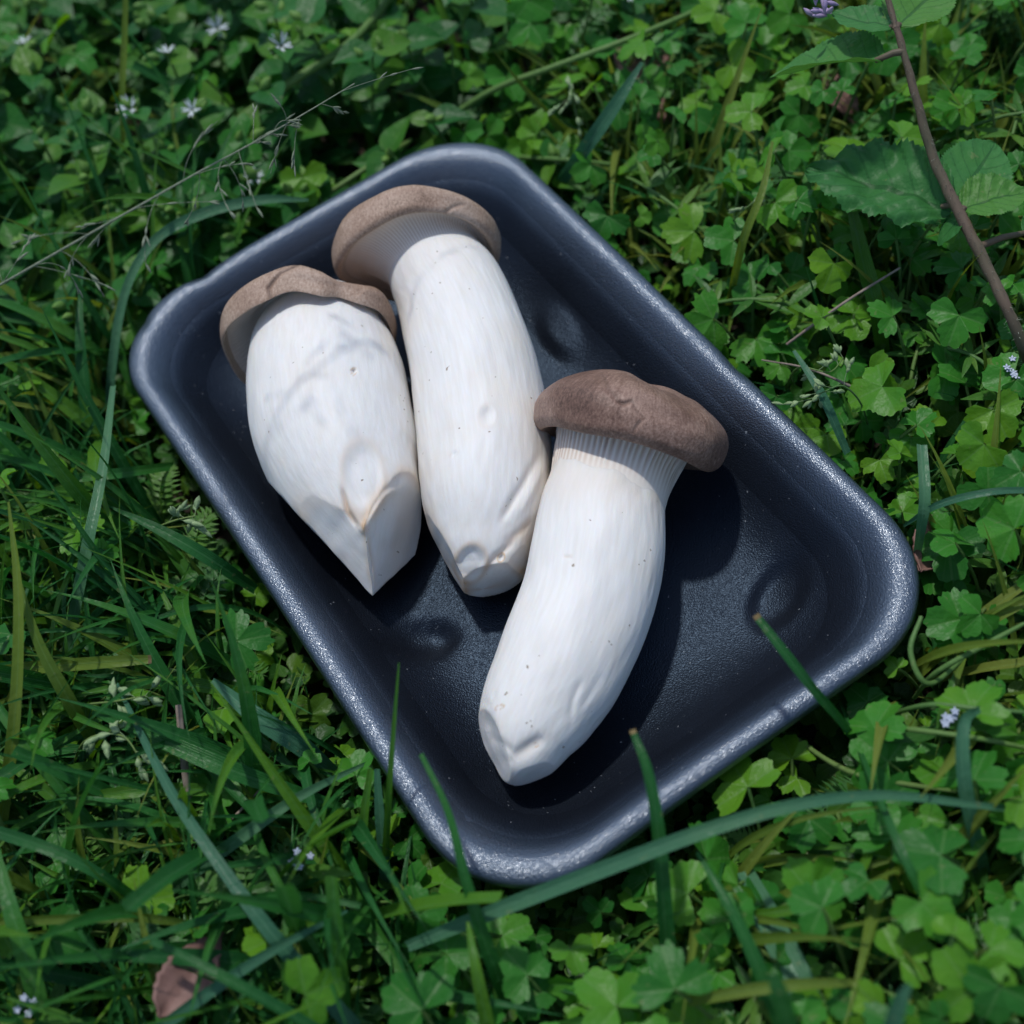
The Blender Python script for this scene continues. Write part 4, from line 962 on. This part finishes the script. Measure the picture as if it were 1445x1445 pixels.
dead_leaf('small brown dead leaf under the upper right leaves', [(1165, 105), (1215, 160)], 1.8, 0.3, 34)

# ---- seed heads
def spindle(p, d, L, w, n=6, sides=5):
    u = np.linspace(0, 1, n); x, y, z = ortho(d); r = w * np.sin(PI * np.clip(u, .04, .97)) ** 0.8; a = np.linspace(0, 2 * PI, sides, endpoint=False)
    V = p + z * (u * L)[:, None, None] + r[:, None, None] * (np.cos(a)[None, :, None] * x + np.sin(a)[None, :, None] * y)
    return V.reshape(-1, 3), grid_faces(n, sides, True)

def panicle(label, pts, wpx, branches, mat, seed, name='seed_panicle', blen=(1.2, 2.8), sp=(0.34, 0.045)):
    r = np.random.default_rng(seed); P = px_path(pts, 60); W = catmull(np.array(wpx, float), 60)[:, 0] / 2 * ((P - CAM_P) @ V_FWD) / FPX
    org = P[np.argmin(P[:, 2])]; root = obj(name, None, M=MT(org), label=label, cat='grass')
    V, F = tube(P, W, 6); obj('stem', mesh_np('stem', V - org, F, stalk_attr(len(V))), M_spike if mat is M_spike else M_stalk, root)
    for f in branches:
        k = int(f * 59); p = P[k]; t = P[min(k + 1, 59)] - P[max(k - 1, 0)]; t /= np.linalg.norm(t)
        for s_ in range(int(r.integers(1, 3))):
            dr = t * r.uniform(0.3, 1.0) * (1 if r.uniform() < .75 else -1) + V_RIGHT * r.normal() * 0.7 + V_UP * r.normal() * 0.9 + V_FWD * r.normal() * 0.35; dr /= np.linalg.norm(dr)
            L = r.uniform(*blen) * (1.15 - 0.5 * f); m = 9; u = np.linspace(0, 1, m)
            bend = np.array([r.normal() * .25, r.normal() * .25, -0.25]) * L
            Q = p + dr * (u * L)[:, None] + bend * (u ** 2)[:, None]
            J = Joiner(); V, F = tube(Q, 0.009, 4); J.add(V, F)
            for q in range(int(r.integers(3, 6))):
                i = int(r.integers(m // 2, m)); dd = (Q[min(i + 1, m - 1)] - Q[i - 1]); dd = dd / np.linalg.norm(dd) + r.normal(size=3) * 0.22
                V, F = spindle(Q[i], dd, sp[0] * r.uniform(.7, 1.2), sp[1] * r.uniform(.8, 1.2)); J.add(V, F)
            obj('branch', J.mesh('branch', org), mat, root)
    return root
panicle('slender dry grass panicle arching across the upper left', [(-260, 560, -1.0), (-120, 470, 7.0), (0, 402, 9.6), (100, 345, 10.3), (195, 291, 10.6), (280, 243, 10.6), (360, 200, 10.4), (430, 160, 10.0), (500, 118, 9.6)], [5, 4.5, 3.6, 3.3, 3.0, 2.7, 2.3, 1.9, 1.5],
        [0.26, 0.31, 0.36, 0.42, 0.46, 0.5, 0.55, 0.6, 0.64, 0.68, 0.72, 0.76, 0.8, 0.84, 0.88, 0.92, 0.97], M_spike, 5, blen=(0.9, 2.0), sp=(0.30, 0.028))
panicle('small green seed head beside the left rim', [(180, 770, 0.5), (215, 748, 2.6), (245, 735, 3.2), (275, 728, 3.2)], [3, 3, 3, 2], [0.6, 0.75, 0.85, 0.95, 1.0], M_seedgreen, 6, blen=(0.2, 0.5), sp=(0.34, 0.075))
panicle('green seed head in the lower left grass', [(95, 1120, 0.5), (110, 1060, 2.6), (135, 1038, 3.4), (175, 1040, 3.6), (200, 1075, 3.4)], [3, 3, 3, 3, 2], [0.5, 0.6, 0.7, 0.8, 0.9, 1.0], M_seedgreen, 7, blen=(0.2, 0.6), sp=(0.36, 0.08))
panicle('upper green seed head at the lower left edge', [(90, 1010, 1.2), (120, 995, 3.2), (160, 990, 3.6), (205, 982, 3.6)], [3, 3, 3, 2], [0.7, 0.82, 0.9, 1.0], M_seedgreen, 8, blen=(0.2, 0.4), sp=(0.36, 0.08))
panicle('pale seed head beside the right rim', [(1230, 620, 0.0), (1215, 570, 2.4), (1190, 545, 3.2), (1165, 552, 3.2), (1150, 560, 3.0)], [3, 3, 3, 2, 2], [0.5, 0.65, 0.8, 0.9, 1.0], M_seedgreen, 9, blen=(0.3, 0.8), sp=(0.26, 0.055))
panicle('small seed head above the right rim', [(1105, 560, 0.0), (1125, 520, 2.6), (1170, 525, 3.0), (1190, 505, 3.2)], [3, 3, 2, 2], [0.55, 0.7, 0.85, 1.0], M_seedgreen, 10, blen=(0.3, 0.7), sp=(0.26, 0.055))
panicle('seed head left of the big crinkled leaf', [(1020, 330, 0.5), (1035, 310, 3.0), (1055, 292, 3.6), (1065, 285, 3.6)], [3, 3, 2, 2], [0.5, 0.7, 0.85, 1.0], M_seedgreen, 11, blen=(0.3, 0.8), sp=(0.24, 0.05))
panicle('seed head in the growth beyond the tray top', [(830, 200, 0.5), (815, 165, 2.6), (808, 140, 3.4), (806, 125, 3.6)], [3, 3, 2, 2], [0.5, 0.7, 0.85, 1.0], M_seedgreen, 12, blen=(0.3, 0.7), sp=(0.26, 0.055))

# ---- small sprigs with pale blue florets
def blue_sprig(label, px, py, z, lx, ly):
    top = unproj(px, py, z); base = unproj(lx, ly, 0); base[2] = GZ
    t = np.linspace(0, 1, 10)[:, None]; P = base + (top - base) * t + np.array([0.4, 0, 0]) * (t * (1 - t))
    V, F = tube(P, 0.05, 6); r = obj('floret_sprig', None, M=MT(base), label=label, cat='plant')
    obj('stem', mesh_np('stem', V - base, F, stalk_attr(len(V))), M_stalk, r)
    for k in range(7):
        a = k * 2.4; p = P[3 + k % 6]; dr = np.array([math.cos(a), math.sin(a), 0.5]); obj('leaf', L_lance[k % 4], None, r, frame(dr, np.array([0, -.2, 1.0]), p - base, 1.5))
    for k in range(6):
        J = Joiner(); c = top - base + np.array([rng.normal() * .17, rng.normal() * .17, rng.uniform(0, .2)])
        for q in range(5):
            a = 2 * PI * q / 5; V, F = spindle(c, np.array([math.cos(a), math.sin(a), 0.5]), 0.11, 0.035, 4, 4); J.add(V, F)
        obj('floret', J.mesh('floret'), M_blue, r)
blue_sprig('sprig with tiny pale blue florets below the left rim', 428, 1214, 3.0, 400, 1300)
blue_sprig('sprig with tiny pale blue florets in the bottom left corner', 42, 1418, 3.6, 60, 1480)
blue_sprig('sprig with tiny pale florets at the right edge', 1432, 525, 3.2, 1400, 610)
blue_sprig('sprig with tiny white florets right of the lower rim', 1330, 1012, 3.2, 1310, 1060)

# ---- the tall hairy plant at upper right
def hairy_plant():
    pts = [(1500, 640, -1.2), (1440, 480, 3.4), (1392, 375, 4.6), (1352, 297, 5.3), (1318, 225, 6.0), (1296, 150, 6.9), (1274, 70, 7.8), (1250, -10, 8.6), (1236, -60, 9.2)]
    P = px_path(pts, 60); W = catmull(np.array([16, 16, 16, 16, 14, 12, 10, 8, 7.]), 60)[:, 0] / 2 * ((P - CAM_P) @ V_FWD) / FPX
    org = P[0]; r = obj('hairy_stemmed_plant', None, M=MT(org), label='tall plant with reddish hairy stem and crinkled leaves at upper right', cat='plant')
    V, F = tube(P, W, 14); V = V + 0.02 * fnoise(V, 6, 4)[:, None]
    obj('stem', mesh_np('stem', V - org, F), M_purplestem, r)
    J = Joiner()
    for k in range(900):
        i = int(rng.integers(4, 58)); a = rng.normal(size=3); t = P[i + 1] - P[i - 1]; t /= np.linalg.norm(t); a -= (a @ t) * t; a /= np.linalg.norm(a); p = P[i] + t * rng.uniform(-.1, .1) + a * W[i] * .95; q = p + (a + rng.normal(size=3) * .25) * rng.uniform(.06, .16)
        s_ = np.cross(a, t) * 0.006; J.add(np.stack([p - s_, p + s_, q]), np.array([[0, 1, 2]]))
    obj('stem_hair', J.mesh('stem_hair', org), M_hair, r, kind='stuff')
    def lf(a, b, up, wid, seed, crinkle, fold=0.0, lab=None, serr=0.035):
        A, Bq = unproj(*a), unproj(*b); L = np.linalg.norm(Bq - A)
        V, F, uv = ovate_leaf(seed, 53, 25, wid, serr, 0.8, crinkle, 0.85, 0.6)
        if fold: V[:, 2] += fold * np.clip(V[:, 0], 0, None) ** 1.2
        me = mesh_np('crinkled_leaf', V, F, {'luv': uv, 'rnd': np.full(len(V), rng.uniform())}); me.materials.append(M_nettle)
        o = obj('leaf', me, None, r, frame(Bq - A, np.asarray(up, float), A - org, L))
        if lab: o['label'] = lab
        T, Ft = tube(np.stack([P[np.argmin(np.linalg.norm(P - A, axis=1))], (A + P[np.argmin(np.linalg.norm(P - A, axis=1))]) / 2 + [0, 0, .1], A + (Bq - A) * 0.06]), [0.10, 0.09, 0.07], 6)
        s_ = obj('leaf_stalk', mesh_np('leaf_stalk', T - org, Ft), M_purplestem, r)
    tc = -V_FWD
    lf((1342, 296, 5.1), (1140, 222, 5.0), tc * 0.8 + np.array([-0.1, 0.25, 0.9]), 0.31, 51, 0.05, 0.1, 'big crinkled dark green leaf pointing left')
    lf((1356, 296, 5.2), (1452, 262, 5.4), tc * 0.6 + np.array([-0.2, 0.3, 0.8]), 0.46, 52, 0.03, 0.2)
    lf((1362, 300, 5.2), (1318, 342, 4.6), tc * 0.4 + np.array([0.2, 0.6, 0.7]), 0.40, 53, 0.01)
    lf((1345, 285, 5.2), (1420, 196, 5.0), tc * 0.6 + np.array([0.4, 0.3, 0.6]), 0.34, 54, 0.014)
    lf((1245, 86, 7.6), (1090, 78, 6.8), tc * 0.5 + np.array([0.0, 0.8, 0.4]), 0.30, 55, 0.01, 0.5)
    lf((1262, 40, 8.0), (1170, 22, 7.8), tc * 0.6 + np.array([0.0, 0.5, 0.6]), 0.34, 56, 0.014)
    lf((1266, 40, 8.0), (1330, -30, 7.8), tc * 0.6 + np.array([0.2, 0.5, 0.6]), 0.36, 57, 0.014)
    lf((1445, 330, 3.6), (1500, 300, 3.6), tc + np.array([0, .3, .3]), 0.4, 58, 0.012)
    for k in range(16):
        c = unproj(1160 + rng.normal() * 10, 8 + rng.normal() * 10, 7.6 + rng.normal() * .2); J = Joiner()
        V, F = spindle(c, np.array([rng.normal() - .6, rng.normal(), 0.8]), 0.42, 0.07); J.add(V, F); obj('floret', J.mesh('floret', org), M_purple, r)
hairy_plant()

# ---- two or three look-alikes with one label are told apart by their place from left to right
bpy.context.view_layer.update()
same = {}
for o in sc.objects:
    if o.parent is None and 'label' in o and 'group' in o: same.setdefault(o['label'], []).append(o)
for lb, os_ in same.items():
    n = len(os_)
    if 2 <= n <= 12:
        os_.sort(key=lambda o: float(proj(np.array(o.matrix_world.translation) / S)[0]))
        ords = ['leftmost'] + [w + '-from-left' for w in ('second', 'third', 'fourth', 'fifth', 'sixth', 'seventh', 'eighth', 'ninth', 'tenth', 'eleventh', 'twelfth')]
        wds = ['left one', 'right one'] if n == 2 else ords[:n - 1] + ['rightmost']
        for o, wd in zip(os_, wds):
            wd = wd if len((lb + ' ' + wd).split()) <= 16 else wd.split()[0]
            if len((lb + ' ' + wd).split()) <= 16: o['label'] = lb + ', ' + wd
